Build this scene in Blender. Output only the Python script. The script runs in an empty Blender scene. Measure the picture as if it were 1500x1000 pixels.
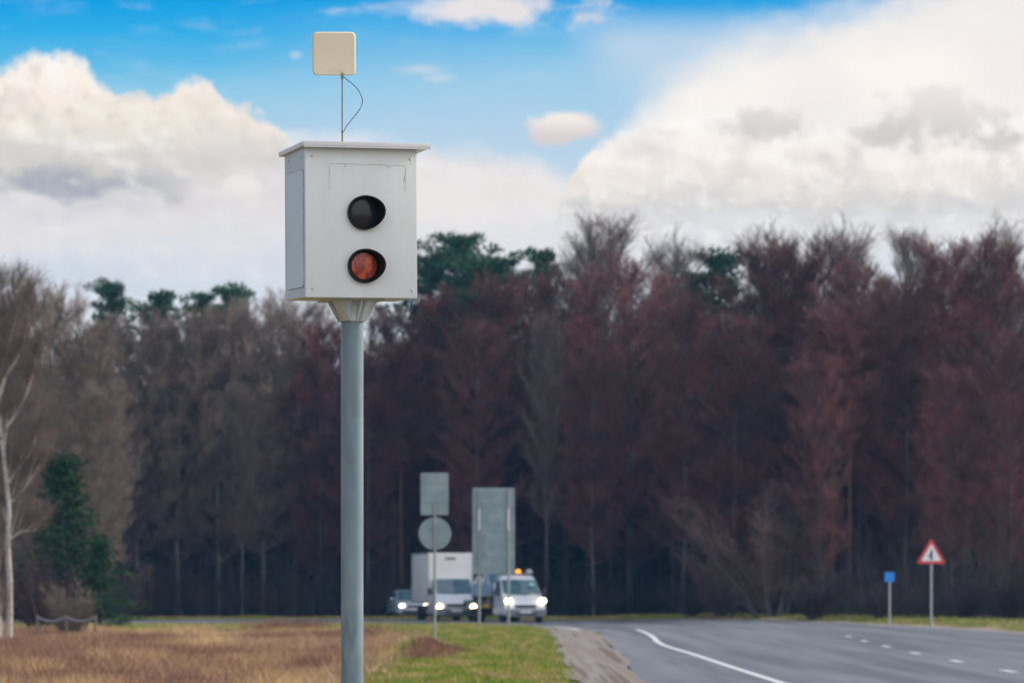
import bpy, math, random
import numpy as np
from mathutils import Vector, Matrix
R = math.radians
rng = np.random.default_rng(7); random.seed(7)
SC = bpy.context.scene
COL = SC.collection

# ------------------------------------------------------------------ camera
F = 5625.0                       # focal length in photo pixels (135 mm on 36 mm, 1500 px wide)
EYE = 1.75; HZ = 850.0
cam = bpy.data.cameras.new('camera'); camo = bpy.data.objects.new('camera', cam)
COL.objects.link(camo); SC.camera = camo
camo.location = (0, 0, EYE); camo.rotation_euler = (R(90), 0, 0)
cam.lens = 135; cam.sensor_width = 36; cam.shift_y = 350/1500.0
cam.clip_start = 0.1; cam.clip_end = 9000
cam.dof.use_dof = True; cam.dof.focus_distance = 20.25; cam.dof.aperture_fstop = 5.8
def wx(px, D): return (px-750)/F*D
def wz(py, D): return EYE+(HZ-py)/F*D
def s2l(c):
    r = []
    for v in c:
        v /= 255.0
        r.append(v/12.92 if v <= .04045 else ((v+.055)/1.055)**2.4)
    return r

# ------------------------------------------------------------------ light and sky
SUN_AZ = 71.0; SUN_EL = 27.0      # degrees clockwise from +Y (view direction)
SUN_STRENGTH = 2.4; SKY = 0.1
SC.view_settings.view_transform = 'Standard'; SC.view_settings.look = 'None'
SC.view_settings.gamma = 1; SC.view_settings.exposure = 0.5
sl = bpy.data.lights.new('sun', 'SUN'); so = bpy.data.objects.new('sun', sl); COL.objects.link(so)
sl.energy = SUN_STRENGTH; sl.angle = R(0.6); sl.color = (1, .91, .78)
sd = Vector((math.sin(R(SUN_AZ))*math.cos(R(SUN_EL)), math.cos(R(SUN_AZ))*math.cos(R(SUN_EL)), math.sin(R(SUN_EL))))
so.rotation_euler = sd.to_track_quat('Z', 'Y').to_euler(); so.location = (60, 20, 60)

W = bpy.data.worlds.new('World'); SC.world = W; W.use_nodes = True
nt = W.node_tree; N = nt.nodes; N.clear()
def inp(node, i, v):
    if v is None: return
    if hasattr(v, 'is_output') or isinstance(v, bpy.types.NodeSocket): node.id_data.links.new(v, node.inputs[i])
    else: node.inputs[i].default_value = v
def M_(op, a, b=None, c=None, clamp=False):
    n = N.new('ShaderNodeMath'); n.operation = op; n.use_clamp = clamp
    inp(n, 0, a); inp(n, 1, b); inp(n, 2, c); return n.outputs[0]
def sm(x, a, b, lo=0.0, hi=1.0):
    n = N.new('ShaderNodeMapRange'); n.interpolation_type = 'SMOOTHSTEP'
    inp(n, 0, x); n.inputs[1].default_value = a; n.inputs[2].default_value = b
    n.inputs[3].default_value = lo; n.inputs[4].default_value = hi; return n.outputs[0]
def mixc(f, a, b):
    n = N.new('ShaderNodeMix'); n.data_type = 'RGBA'; inp(n, 0, f)
    for i, v in ((6, a), (7, b)):
        if isinstance(v, (tuple, list)): n.inputs[i].default_value = tuple(s2l(v))+(1,)
        else: nt.links.new(v, n.inputs[i])
    return n.outputs[2]
def ramp(x, pts, interp='EASE'):
    n = N.new('ShaderNodeValToRGB'); n.color_ramp.interpolation = interp
    e = n.color_ramp.elements
    while len(e) < len(pts): e.new(0.5)
    for k, (p, c) in enumerate(pts): e[k].position = p; e[k].color = tuple(s2l(c))+(1,)
    inp(n, 0, x); return n.outputs[0]
tc = N.new('ShaderNodeTexCoord'); sx = N.new('ShaderNodeSeparateXYZ'); nt.links.new(tc.outputs['Generated'], sx.inputs[0])
dy = M_('MAXIMUM', sx.outputs[1], 0.05)
U = M_('ADD', M_('MULTIPLY', M_('DIVIDE', sx.outputs[0], dy), F/1000), .75)
V = M_('SUBTRACT', HZ/1000, M_('MULTIPLY', M_('DIVIDE', sx.outputs[2], dy), F/1000))
cb = N.new('ShaderNodeCombineXYZ'); inp(cb, 0, U); inp(cb, 1, V)
def noise(scale, detail, rough, off=0.0, sv=1.0, sh=(0, 0)):
    vm = N.new('ShaderNodeVectorMath'); vm.operation = 'MULTIPLY_ADD'
    nt.links.new(cb.outputs[0], vm.inputs[0]); vm.inputs[1].default_value = (1, sv, 1); vm.inputs[2].default_value = (off+sh[0], off*.7+sh[1], off*.3)
    n = N.new('ShaderNodeTexNoise'); n.inputs['Scale'].default_value = scale; n.inputs['Detail'].default_value = detail
    n.inputs['Roughness'].default_value = rough; nt.links.new(vm.outputs[0], n.inputs['Vector'])
    return M_('SUBTRACT', n.outputs[0], .5)
n_big = noise(5, 3, .5, 3.1, 1.6); n_mid = noise(14, 5, .55, 9.2, 1.3); n_fine = noise(34, 5, .6, 4.4); n_str = noise(9, 4, .55, 21.0, 3.0)
n_puff = M_('ADD', n_mid, M_('MULTIPLY', n_fine, .9))
relief = M_('SUBTRACT', noise(8.5, 2.5, .42, 6.0, 1.5), noise(8.5, 2.5, .42, 6.0, 1.5, (.016, -.018)))  # sunward and shaded sides of the cloud puffs, put into their colour
relief = M_('ADD', relief, M_('MULTIPLY', M_('SUBTRACT', noise(24, 2, .4, 2.0, 1.4), noise(24, 2, .4, 2.0, 1.4, (.008, -.008))), .30))
def puff(c, amt, light=(255, 251, 244), dark=(204, 200, 195)):
    fade = sm(V, .33, .22, .35, 1.0)
    c = mixc(M_('MULTIPLY', M_('MULTIPLY', sm(relief, .0, .16), fade), amt), c, light)
    return mixc(M_('MULTIPLY', M_('MULTIPLY', sm(relief, .0, -.16), fade), amt*.7), c, dark)
def curve(pts):
    n = N.new('ShaderNodeFloatCurve'); c = n.mapping.curves[0]
    xs = M_('DIVIDE', M_('ADD', U, .5), 2.5)
    P = [((u+.5)/2.5, v) for u, v in pts]
    while len(c.points) < len(P): c.points.new(.5, .5)
    for k, (a, b) in enumerate(P): c.points[k].location = (a, b); c.points[k].handle_type = 'AUTO_CLAMPED'
    n.mapping.update(); inp(n, 1, xs); return n.outputs[0]
def layer(base, pts, colour, soft, wob, wf=.0, alpha=1.0):
    # pts: cloud top line, V offset by +.3 so the curve stays positive
    t = curve([(u, v+.3) for u, v in pts])
    d = M_('SUBTRACT', M_('ADD', V, .3), t)
    d = M_('ADD', d, M_('MULTIPLY', n_mid, wob)); d = M_('ADD', d, M_('MULTIPLY', n_fine, wf))
    a = M_('MULTIPLY', sm(d, -soft*.3, soft), alpha)
    return mixc(a, base, colour), d
def ellipse(base, cx, cy, rx, ry, colour, soft, wob, alpha=1.0, nz=None):
    a = M_('DIVIDE', M_('SUBTRACT', U, cx), rx); b = M_('DIVIDE', M_('SUBTRACT', V, cy), ry)
    q = M_('SQRT', M_('ADD', M_('MULTIPLY', a, a), M_('MULTIPLY', b, b)))
    d = M_('ADD', M_('SUBTRACT', 1.0, q), M_('MULTIPLY', nz or n_mid, wob))
    return mixc(M_('MULTIPLY', sm(d, 0, soft), alpha), base, colour)
Vn = M_('ADD', V, M_('MULTIPLY', n_big, .05))
sky = ramp(Vn, [(0, (10, 158, 226)), (.045, (48, 172, 229)), (.085, (92, 184, 229)), (.13, (138, 200, 230)), (.20, (176, 208, 230)), (.32, (214, 220, 228)), (.5, (222, 226, 232))], 'LINEAR')
sky = mixc(M_('MULTIPLY', sm(n_str, .0, .25), .22), sky, (205, 222, 236))
sky = mixc(M_('MULTIPLY', M_('MULTIPLY', sm(U, .25, .62), sm(V, -.02, .12)), .35), sky, (190, 212, 232))
Ud = M_('SUBTRACT', M_('ADD', V, M_('MULTIPLY', n_str, .05)), M_('MULTIPLY', M_('SUBTRACT', U, .85), .45))
sky = mixc(M_('MULTIPLY', M_('MULTIPLY', sm(Ud, .15, .03), sm(U, .80, .92)), M_('MULTIPLY', sm(V, .0, .07), .75)), sky, (200, 216, 232))
# thin high wisps
sky = ellipse(sky, .68, .012, .19, .030, (222, 224, 232), 1.1, 2.8, .85, n_str)
sky = ellipse(sky, .77, .015, .14, .034, (234, 227, 226), .9, 3.2, .95, n_mid)
sky = ellipse(sky, .61, .10, .055, .013, (205, 214, 226), 1.3, 2.4, .8, n_str)
sky = ellipse(sky, .64, .115, .03, .01, (205, 216, 228), .9, 1.8, .6)
sky = ellipse(sky, .433, .081, .013, .009, (190, 212, 228), .9, .8, .7)
# wide bright veil on the right
sky, _ = layer(sky, [(-.5, .9), (.70, .50), (.84, .34), (.90, .20), (.97, .105), (1.04, .062), (1.1, .032), (1.2, .005), (1.35, -.06), (2.0, -.25)], mixc(sm(n_big, -.2, .25), (255, 248, 240), (244, 237, 232)), .085, .07, .035, .95)
# low cloud behind the housing
lowc = ramp(M_('ADD', V, M_('MULTIPLY', n_mid, .12)), [(.19, (238, 234, 234)), (.30, (237, 231, 229)), (.36, (226, 227, 231)), (.44, (220, 226, 234))])
lowc = puff(lowc, .35)
sky, _ = layer(sky, [(-.5, .33), (.36, .25), (.42, .195), (.52, .20), (.62, .205), (.70, .212), (.78, .228), (.83, .25), (.9, .28), (1.0, .3), (2, .3)], lowc, .035, .05, .02)
# left cumulus
Vl = M_('ADD', M_('ADD', V, M_('MULTIPLY', n_mid, .09)), M_('MULTIPLY', n_big, .07))
lc = ramp(Vl, [(.06, (255, 249, 240)), (.12, (250, 238, 226)), (.18, (240, 230, 217)), (.235, (216, 212, 206)), (.268, (170, 174, 184)), (.292, (214, 212, 216)), (.33, (228, 225, 227)), (.41, (210, 218, 228)), (.47, (222, 228, 234))])
lc2 = ramp(Vl, [(.10, (250, 240, 230)), (.17, (240, 230, 218)), (.24, (218, 214, 210)), (.29, (226, 220, 220)), (.33, (228, 226, 228)), (.41, (214, 221, 230)), (.47, (222, 228, 234))])
lcc = mixc(sm(M_('ADD', U, M_('MULTIPLY', n_mid, .2)), .12, .34), lc, lc2)
lcc = mixc(M_('MULTIPLY', M_('MULTIPLY', sm(n_fine, .0, .16), sm(V, .26, .15)), .35), lcc, (200, 190, 187))
lcc = puff(lcc, .55)
sky, _ = layer(sky, [(-.5, .12), (-.1, .06), (0, .095), (.03, .088), (.06, .077), (.115, .080), (.15, .122), (.19, .134), (.245, .132), (.268, .112), (.30, .110), (.33, .145), (.37, .155), (.40, .175), (.425, .215), (.46, .30), (.6, .5), (2, .6)], lcc, .015, .036, .045)
# right cumulus
Vr = M_('ADD', V, M_('MULTIPLY', n_mid, .10))
rc = ramp(Vr, [(.17, (255, 252, 246)), (.22, (248, 240, 233)), (.265, (238, 230, 221)), (.305, (214, 212, 211)), (.33, (226, 227, 229)), (.40, (220, 226, 234))])
rc = mixc(M_('MULTIPLY', sm(n_mid, .0, .16), .5), rc, (224, 218, 215)); rc = mixc(M_('MULTIPLY', sm(n_fine, -.02, -.14), .4), rc, (255, 251, 246))
rc = puff(rc, .55, (255, 252, 245), (204, 200, 197))
sky, _ = layer(sky, [(-.5, .8), (.72, .42), (.80, .355), (.818, .30), (.835, .255), (.86, .222), (.90, .197), (.96, .183), (1.0, .172), (1.05, .160), (1.1, .168), (1.2, .18), (1.35, .17), (1.5, .17), (2.0, .12)], rc, .015, .036, .045)
for cx, cy, rx, ry in ((1.13, .186, .085, .032), (1.30, .198, .075, .028), (1.385, .172, .105, .06), (1.46, .21, .08, .04)):
    sky = ellipse(sky, cx, cy, rx, ry, mixc(sm(V, .13, .21), (232, 225, 221), (206, 201, 199)), .8, 1.7, .85, n_puff)
sky = ellipse(sky, .826, .188, .070, .032, mixc(sm(V, .165, .205), (250, 240, 230), (218, 209, 208)), .40, 1.2, .97)
# everywhere else: physical sky plus unseen bright cloud shaped to light the box front
st = N.new('ShaderNodeTexSky'); st.sky_type = 'NISHITA'; st.sun_disc = False
st.sun_elevation = R(SUN_EL); st.sun_rotation = R(SUN_AZ)
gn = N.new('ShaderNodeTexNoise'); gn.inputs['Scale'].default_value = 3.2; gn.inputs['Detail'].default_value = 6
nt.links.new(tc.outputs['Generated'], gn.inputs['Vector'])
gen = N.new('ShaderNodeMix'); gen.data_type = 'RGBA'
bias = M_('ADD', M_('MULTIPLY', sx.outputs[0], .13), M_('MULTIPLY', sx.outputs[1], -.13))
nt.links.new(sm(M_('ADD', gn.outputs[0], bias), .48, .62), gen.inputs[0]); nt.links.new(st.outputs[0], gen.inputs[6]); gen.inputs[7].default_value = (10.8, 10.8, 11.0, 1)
mul = N.new('ShaderNodeVectorMath'); mul.operation = 'SCALE'; nt.links.new(sky, mul.inputs[0]); mul.inputs[3].default_value = 1.03/SKY/2**.5
mk = M_('MULTIPLY', sm(M_('ABSOLUTE', M_('SUBTRACT', U, .75)), 1.0, 1.7, 1, 0), sm(V, -.9, -.25))
mk = M_('MULTIPLY', mk, M_('GREATER_THAN', sx.outputs[1], 0.06))
fin = N.new('ShaderNodeMix'); fin.data_type = 'RGBA'
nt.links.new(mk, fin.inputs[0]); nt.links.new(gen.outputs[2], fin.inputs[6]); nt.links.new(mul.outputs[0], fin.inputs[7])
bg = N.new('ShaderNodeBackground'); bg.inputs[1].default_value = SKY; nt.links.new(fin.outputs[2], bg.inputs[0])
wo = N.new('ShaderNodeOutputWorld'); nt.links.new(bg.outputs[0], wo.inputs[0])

# ------------------------------------------------------------------ material helper
def mat(name, c1, c2=None, rough=.6, metal=0.0, scale=8.0, bump=0.0, emis=None, es=0.0, stretch=(1, 1, 1), coord='Object', rand=0.0, spec=.5, trans=0.0, lo=.35, hi=.65, detail=4, c3=None, s3=1.0, coat=0.0, island=0.0):
    m = bpy.data.materials.new(name); m.use_nodes = True
    t = m.node_tree; nn = t.nodes; b = nn['Principled BSDF']; L = t.links.new
    b.inputs['Roughness'].default_value = rough; b.inputs['Metallic'].default_value = metal
    b.inputs['Specular IOR Level'].default_value = spec; b.inputs['Coat Weight'].default_value = coat
    if trans: b.inputs['Transmission Weight'].default_value = trans
    b.inputs['Base Color'].default_value = (*c1, 1)
    out = None
    tcn = nn.new('ShaderNodeTexCoord'); mp = nn.new('ShaderNodeMapping'); mp.inputs['Scale'].default_value = stretch
    L(tcn.outputs[coord], mp.inputs[0])
    def nz(sc, det):
        x = nn.new('ShaderNodeTexNoise'); x.inputs['Scale'].default_value = sc; x.inputs['Detail'].default_value = det; L(mp.outputs[0], x.inputs['Vector']); return x
    def mixn(f, a, bb):
        x = nn.new('ShaderNodeMix'); x.data_type = 'RGBA'
        L(f, x.inputs[0])
        for i, v in ((6, a), (7, bb)):
            if isinstance(v, tuple): x.inputs[i].default_value = (*v, 1)
            else: L(v, x.inputs[i])
        return x.outputs[2]
    def mr(f, a, bb, cc=0.0, d=1.0):
        x = nn.new('ShaderNodeMapRange'); x.inputs[1].default_value = a; x.inputs[2].default_value = bb; x.inputs[3].default_value = cc; x.inputs[4].default_value = d; L(f, x.inputs[0]); return x.outputs[0]
    n1 = nz(scale, detail)
    if c2 is not None: out = mixn(mr(n1.outputs[0], lo, hi), c1, c2)
    if c3 is not None:
        n3 = nz(s3, 3); out = mixn(mr(n3.outputs[0], .48, .62), out if out is not None else c1, c3)
    if rand or island:
        base = out if out is not None else c1
        hs = nn.new('ShaderNodeHueSaturation')
        if rand: src = nn.new('ShaderNodeObjectInfo').outputs['Random']; amt = rand
        else: src = nn.new('ShaderNodeNewGeometry').outputs['Random Per Island']; amt = island
        L(mr(src, 0, 1, 1-amt, 1+amt), hs.inputs['Value'])
        if isinstance(base, tuple): hs.inputs['Color'].default_value = (*base, 1)
        else: L(base, hs.inputs['Color'])
        out = hs.outputs[0]
    if out is not None: L(out, b.inputs['Base Color'])
    if bump:
        bn = nn.new('ShaderNodeBump'); bn.inputs['Strength'].default_value = bump; bn.inputs['Distance'].default_value = .02
        L(n1.outputs[0], bn.inputs['Height']); L(bn.outputs[0], b.inputs['Normal'])
    if emis: b.inputs['Emission Color'].default_value = (*emis, 1); b.inputs['Emission Strength'].default_value = es
    return m

# ------------------------------------------------------------------ mesh helpers
def np_mesh(name, verts, faces, material, parent=None, smooth=False, quad=True):
    """verts (n,3), faces (m,k) arrays"""
    me = bpy.data.meshes.new(name); verts = np.asarray(verts, dtype=np.float32); faces = np.asarray(faces, dtype=np.int32)
    k = faces.shape[1]
    me.vertices.add(len(verts)); me.vertices.foreach_set('co', verts.ravel())
    me.loops.add(faces.size); me.loops.foreach_set('vertex_index', faces.ravel())
    me.polygons.add(len(faces)); me.polygons.foreach_set('loop_start', np.arange(0, faces.size, k, dtype=np.int32))
    me.polygons.foreach_set('loop_total', np.full(len(faces), k, dtype=np.int32))
    if smooth: me.polygons.foreach_set('use_smooth', np.ones(len(faces), dtype=bool))
    me.update(calc_edges=True); me.materials.append(material)
    o = bpy.data.objects.new(name, me); COL.objects.link(o)
    if parent: o.parent = parent
    return o
class MB:
    def __init__(s): s.v = []; s.f = []
    def add(s, vs, fs, m=None):
        b = len(s.v)
        for p in vs: s.v.append(tuple(m @ Vector(p)) if m is not None else tuple(p))
        for f in fs: s.f.append([i+b for i in f])
        return s
    def box(s, c, d, m=None, tx=1.0, ty=1.0):
        """box centre c, size d; tx, ty shrink the top"""
        x, y, z = d[0]/2, d[1]/2, d[2]/2
        vs = [(c[0]+a*x*(tx if k > 0 else 1), c[1]+b*y*(ty if k > 0 else 1), c[2]+k*z) for k in (-1, 1) for a, b in ((-1, -1), (1, -1), (1, 1), (-1, 1))]
        return s.add(vs, [(0, 3, 2, 1), (4, 5, 6, 7), (0, 1, 5, 4), (1, 2, 6, 5), (2, 3, 7, 6), (3, 0, 4, 7)], m)
    def rings(s, rs, cap=True, m=None):
        n = len(rs[0]); vs = [p for r in rs for p in r]; fs = []
        for i in range(len(rs)-1):
            for j in range(n): fs.append((i*n+j, i*n+(j+1) % n, (i+1)*n+(j+1) % n, (i+1)*n+j))
        if cap: fs.append(tuple(range(n-1, -1, -1))); fs.append(tuple(range((len(rs)-1)*n, len(rs)*n)))
        return s.add(vs, fs, m)
    def tube(s, pts, r, n=12, cap=True, m=None):
        pts = [Vector(p) for p in pts]; rs = []
        if not isinstance(r, (list, tuple)): r = [r]*len(pts)
        for i, p in enumerate(pts):
            d = (pts[min(i+1, len(pts)-1)]-pts[max(i-1, 0)]).normalized()
            a = d.cross(Vector((0, 0, 1)) if abs(d.z) < .9 else Vector((1, 0, 0))).normalized(); b = d.cross(a)
            rs.append([p+(a*math.cos(2*math.pi*k/n)+b*math.sin(2*math.pi*k/n))*r[i] for k in range(n)])
        return s.rings(rs, cap, m)
    def prism(s, poly, y0, y1, m=None):
        """poly in (x,z), from y0 to y1"""
        return s.rings([[(x, y0, z) for x, z in poly], [(x, y1, z) for x, z in poly]], True, m)
    def build(s, name, material, parent=None, smooth=False, bevel=0.0, seg=2):
        me = bpy.data.meshes.new(name); me.from_pydata([tuple(p) for p in s.v], [], s.f); me.update()
        me.materials.append(material); o = bpy.data.objects.new(name, me); COL.objects.link(o)
        import bmesh
        bm = bmesh.new(); bm.from_mesh(me); bmesh.ops.recalc_face_normals(bm, faces=bm.faces)
        if bevel:
            ed = [e for e in bm.edges if len(e.link_faces) == 2 and e.calc_face_angle(0) > .45]
            bmesh.ops.bevel(bm, geom=ed, offset=bevel, segments=seg, affect='EDGES', profile=.6, clamp_overlap=True)
        bm.to_mesh(me); bm.free()
        if smooth or bevel:
            me.polygons.foreach_set('use_smooth', [True]*len(me.polygons))
            try: me.set_sharp_from_angle(angle=R(38))
            except Exception: pass
        if parent: o.parent = parent
        return o
def tag(o, label=None, cat=None, group=None, kind=None):
    if label: o['label'] = label
    if cat: o['category'] = cat
    if group: o['group'] = group
    if kind: o['kind'] = kind
    return o
def thing(name, label, cat, loc=(0, 0, 0), rz=0, group=None):
    o = bpy.data.objects.new(name, None); COL.objects.link(o); o.empty_display_size = .3
    o.location = loc; o.rotation_euler = (0, 0, rz); return tag(o, label, cat, group)
def rrect(w, h, r, n=5, cx=0, cz=0):
    out = []
    for sx_, sz_, a0 in ((1, 1, 0), (-1, 1, 90), (-1, -1, 180), (1, -1, 270)):
        for k in range(n+1):
            a = R(a0+90*k/n); out.append((cx+sx_*(w/2-r)+r*math.cos(a), cz+sz_*(h/2-r)+r*math.sin(a)))
    return out
def circ(r, n=40, cx=0, cz=0, a0=0): return [(cx+r*math.cos(2*math.pi*k/n+a0), cz+r*math.sin(2*math.pi*k/n+a0)) for k in range(n)]

# ------------------------------------------------------------------ ground
inner = [(2.2, -60), (2.2, 30), (2.25, 65), (2.5, 86), (2.75, 110), (2.9, 125), (2.6, 137), (1.2, 150), (-2, 163), (-8, 170.5), (-20, 174), (-60, 177), (-300, 182)]
outer = [(17.6, -60), (17.6, 30), (17.6, 65), (17.6, 90), (17.6, 112), (17.3, 131), (16.0, 148), (13.2, 166), (9.0, 181), (2, 189), (-18, 192), (-60, 193), (-300, 198)]
def spline(P, n=16):
    P = [np.array(p, float) for p in P]; out = []
    for i in range(len(P)-1):
        p0 = P[max(i-1, 0)]; p1 = P[i]; p2 = P[i+1]; p3 = P[min(i+2, len(P)-1)]
        for k in range(n):
            t = k/n; out.append(.5*((2*p1)+(p2-p0)*t+(2*p0-5*p1+4*p2-p3)*t*t+(3*p1-p0-3*p2+p3)*t**3))
    out.append(P[-1]); return np.array(out)
INN = spline(inner); OUT = spline(outer)
def sstep(a, b, x):
    t = np.clip((x-a)/(b-a), 0, 1); return t*t*(3-2*t)
def poly_dist(x, y, P):
    d = np.full(np.shape(x), 1e9)
    for i in range(len(P)-1):
        a, b = P[i], P[i+1]; ab = b-a; L2 = (ab**2).sum()
        t = np.clip(((x-a[0])*ab[0]+(y-a[1])*ab[1])/L2, 0, 1)
        d = np.minimum(d, np.hypot(x-a[0]-ab[0]*t, y-a[1]-ab[1]*t))
    return d
INs = spline(inner, 4); OUs = spline(outer, 4)
ROADPOLY = np.vstack([INs, OUs[::-1]])
def inside(x, y, P):
    c = np.zeros(np.shape(x), bool); n = len(P); j = n-1
    for i in range(n):
        xi, yi = P[i]; xj, yj = P[j]
        hit = ((yi > y) != (yj > y)) & (x < (xj-xi)*(y-yi)/((yj-yi) if yj != yi else 1e-9)+xi)
        c ^= hit; j = i
    return c
def green_edge(y): return np.interp(y, [-50, 30, 65, 82, 98, 110, 125, 140, 152, 165], [-3, -3, -2.6, -2.75, -1.95, -2.5, -3.6, -6.5, -30, -300])
def gbase(x, y):
    x = np.asarray(x, float); y = np.asarray(y, float)
    z = -.2*sstep(125, 172, y)*(1-sstep(3, 12, x))
    z = z+.05*np.sin(x*.21+y*.05)*sstep(60, 80, y)*(1-sstep(190, 200, y))*.6
    return z
def gz(x, y):
    """terrain: base + bank right of the road + lower meadow on the left"""
    x = np.asarray(x, float); y = np.asarray(y, float); z = gbase(x, y)
    out_side = inside(x, y, np.vstack([OUs, [[-300, 400], [600, 400], [600, -60]]]))
    do = poly_dist(x, y, OUs)
    z = z+np.where(out_side, .12*sstep(.6, 3, do)*sstep(40, 120, y)*(1-sstep(-10, 6, -x)*.8), 0)
    ge = green_edge(y)
    z = z-.28*(1-sstep(ge-1.2, ge+.2, x))*(1-sstep(130, 150, y))
    z = z+.30*np.exp(-((x+2.1)/.55)**2-((y-92)/3.5)**2)
    road = inside(x, y, ROADPOLY)
    gr = (x < 2.6) & (x > .9) & (y < 150)
    z = np.where(road | (gr & (x > 1.4)), z-.04, z)
    hum = .03*np.sin(x*1.7+y*.6)*np.sin(y*.23)+.025*np.sin(x*.9-y*.41)
    z = z+np.where(road | gr, 0, hum)
    return z
def G(x, y): return float(gz(np.array([x]), np.array([y]))[0])

m_ground = bpy.data.materials.new('ground_mat'); m_ground.use_nodes = True
def ground_nodes(m):
    t = m.node_tree; nn = t.nodes; L = t.links.new; b = nn['Principled BSDF']
    b.inputs['Roughness'].default_value = .95; b.inputs['Specular IOR Level'].default_value = .15
    at = nn.new('ShaderNodeAttribute'); at.attribute_name = 'cover'; sp = nn.new('ShaderNodeSeparateColor'); L(at.outputs['Color'], sp.inputs[0])
    tcn = nn.new('ShaderNodeTexCoord')
    def nz(s, d=5):
        x = nn.new('ShaderNodeTexNoise'); x.inputs['Scale'].default_value = s; x.inputs['Detail'].default_value = d; L(tcn.outputs['Object'], x.inputs['Vector']); return x.outputs[0]
    def mr(f, a, c):
        x = nn.new('ShaderNodeMapRange'); x.inputs[1].default_value = a; x.inputs[2].default_value = c; L(f, x.inputs[0]); return x.outputs[0]
    def mx(f, a, c):
        x = nn.new('ShaderNodeMix'); x.data_type = 'RGBA'; L(f, x.inputs[0])
        for i, v in ((6, a), (7, c)):
            if isinstance(v, tuple): x.inputs[i].default_value = (*v, 1)
            else: L(v, x.inputs[i])
        return x.outputs[2]
    n1 = nz(1.3); n2 = nz(.35)
    mead = mx(mr(n1, .4, .6), (.32, .20, .10), (.20, .115, .07))
    green = mx(mr(n1, .38, .62), (.09, .13, .025), (.17, .14, .05)); green = mx(mr(n2, .55, .7), green, (.22, .16, .07))
    litter = mx(mr(n1, .4, .6), (.05, .035, .022), (.03, .024, .016))
    c = mx(sp.outputs[0], mead, green); c = mx(sp.outputs[1], c, litter); c = mx(sp.outputs[2], c, (.36, .28, .22))
    L(c, b.inputs['Base Color'])
    bn = nn.new('ShaderNodeBump'); bn.inputs['Strength'].default_value = .8; bn.inputs['Distance'].default_value = .08; L(nz(6, 6), bn.inputs['Height']); L(bn.outputs[0], b.inputs['Normal'])
ground_nodes(m_ground)
xs = np.unique(np.concatenate([np.linspace(-1200, -80, 14), np.linspace(-80, -24, 29), np.arange(-24, 26, .4), np.linspace(26, 80, 28), np.linspace(80, 1200, 14)]))
ys = np.unique(np.concatenate([np.linspace(-300, 0, 10), np.linspace(0, 50, 26), np.arange(50, 205, .8), np.linspace(205, 300, 24), np.linspace(300, 1500, 16)]))
gx, gy = np.meshgrid(xs, ys); gzv = gz(gx.ravel(), gy.ravel())
vv = np.stack([gx.ravel(), gy.ravel(), gzv], 1); nx = len(xs)
ii = (np.arange(len(ys)-1)[:, None]*nx+np.arange(nx-1)[None]).ravel()
go = np_mesh('ground', vv, np.stack([ii, ii+1, ii+1+nx, ii+nx], 1), m_ground, smooth=True)
tag(go, 'verge, meadow and forest floor', None, None, 'structure')
X = vv[:, 0]; Y = vv[:, 1]
wob = .35*np.sin(Y*.7)+.25*np.sin(Y*1.9+1)
outs = inside(X, Y, np.vstack([OUs, [[-300, 400], [600, 400], [600, -60]]])); dO = poly_dist(X, Y, OUs)
grn = sstep(-.3, .3, X-green_edge(Y)-wob); lit = np.where(outs, sstep(5, 8.5, dO+wob), 0)
ca = go.data.attributes.new('cover', 'FLOAT_COLOR', 'POINT')
ca.data.foreach_set('color', np.stack([grn, lit, np.where(outs, 1-sstep(.7, 1.6, dO+wob), 0), np.ones_like(grn)], 1).astype(np.float32).ravel())

# road sheet
m_road = mat('asphalt', (.145, .152, .172), (.205, .212, .232), rough=.72, scale=.35, stretch=(3.2, .12, 1), c3=(.12, .126, .142), s3=.26, bump=.1, detail=6, spec=.35)
m_line = mat('road_paint', (.72, .72, .72), (.5, .5, .5), rough=.7, scale=3, lo=.55, hi=.75)
m_gravel = mat('gravel_mat', (.225, .175, .145), (.35, .335, .33), rough=.95, scale=1.2, stretch=(3.0, .03, 1), lo=.42, hi=.6, bump=.6, c3=(.14, .095, .07), s3=1.2)
def lane(fr): return INN*(1-fr)+OUT*fr
def sheet(name, A, B, nsub, m, dz, label):
    vs = []; k = nsub+1
    for f in np.linspace(0, 1, k): vs.append(A*(1-f)+B*f)
    P = np.stack(vs, 1); n = P.shape[0]; P = P.reshape(-1, 2)
    z = gbase(P[:, 0], P[:, 1])+dz
    i = (np.arange(n-1)[:, None]*k+np.arange(k-1)[None]).ravel()
    o = np_mesh(name, np.column_stack([P, z]), np.stack([i, i+1, i+1+k, i+k], 1), m, smooth=True)
    return tag(o, label, None, None, 'structure')
sheet('road', INN, OUT, 20, m_road, .012, 'grey asphalt road bending left in front of the forest')
def ragged(P, amp, f): return P+np.stack([amp*(np.sin(P[:, 1]*f)+.6*np.sin(P[:, 1]*f*2.3+1)), 0*P[:, 1]], 1)
msk = INN[:, 1] < 160
fine = np.interp(np.arange(10, 156, .5), INN[msk][:, 1], INN[msk][:, 0])
RE = np.stack([fine, np.arange(10, 156, .5)], 1)
LEe = np.stack([np.interp(RE[:, 1], [10, 65, 109, 137, 156], [1.1, 1.0, 1.25, 1.2, -.6]), RE[:, 1]], 1)
sheet('gravel_shoulder', ragged(LEe, .12, .5), ragged(RE+np.array([.05, 0]), .07, .23), 5, m_gravel, .017, 'pale gravel shoulder along the left edge of the road')
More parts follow.
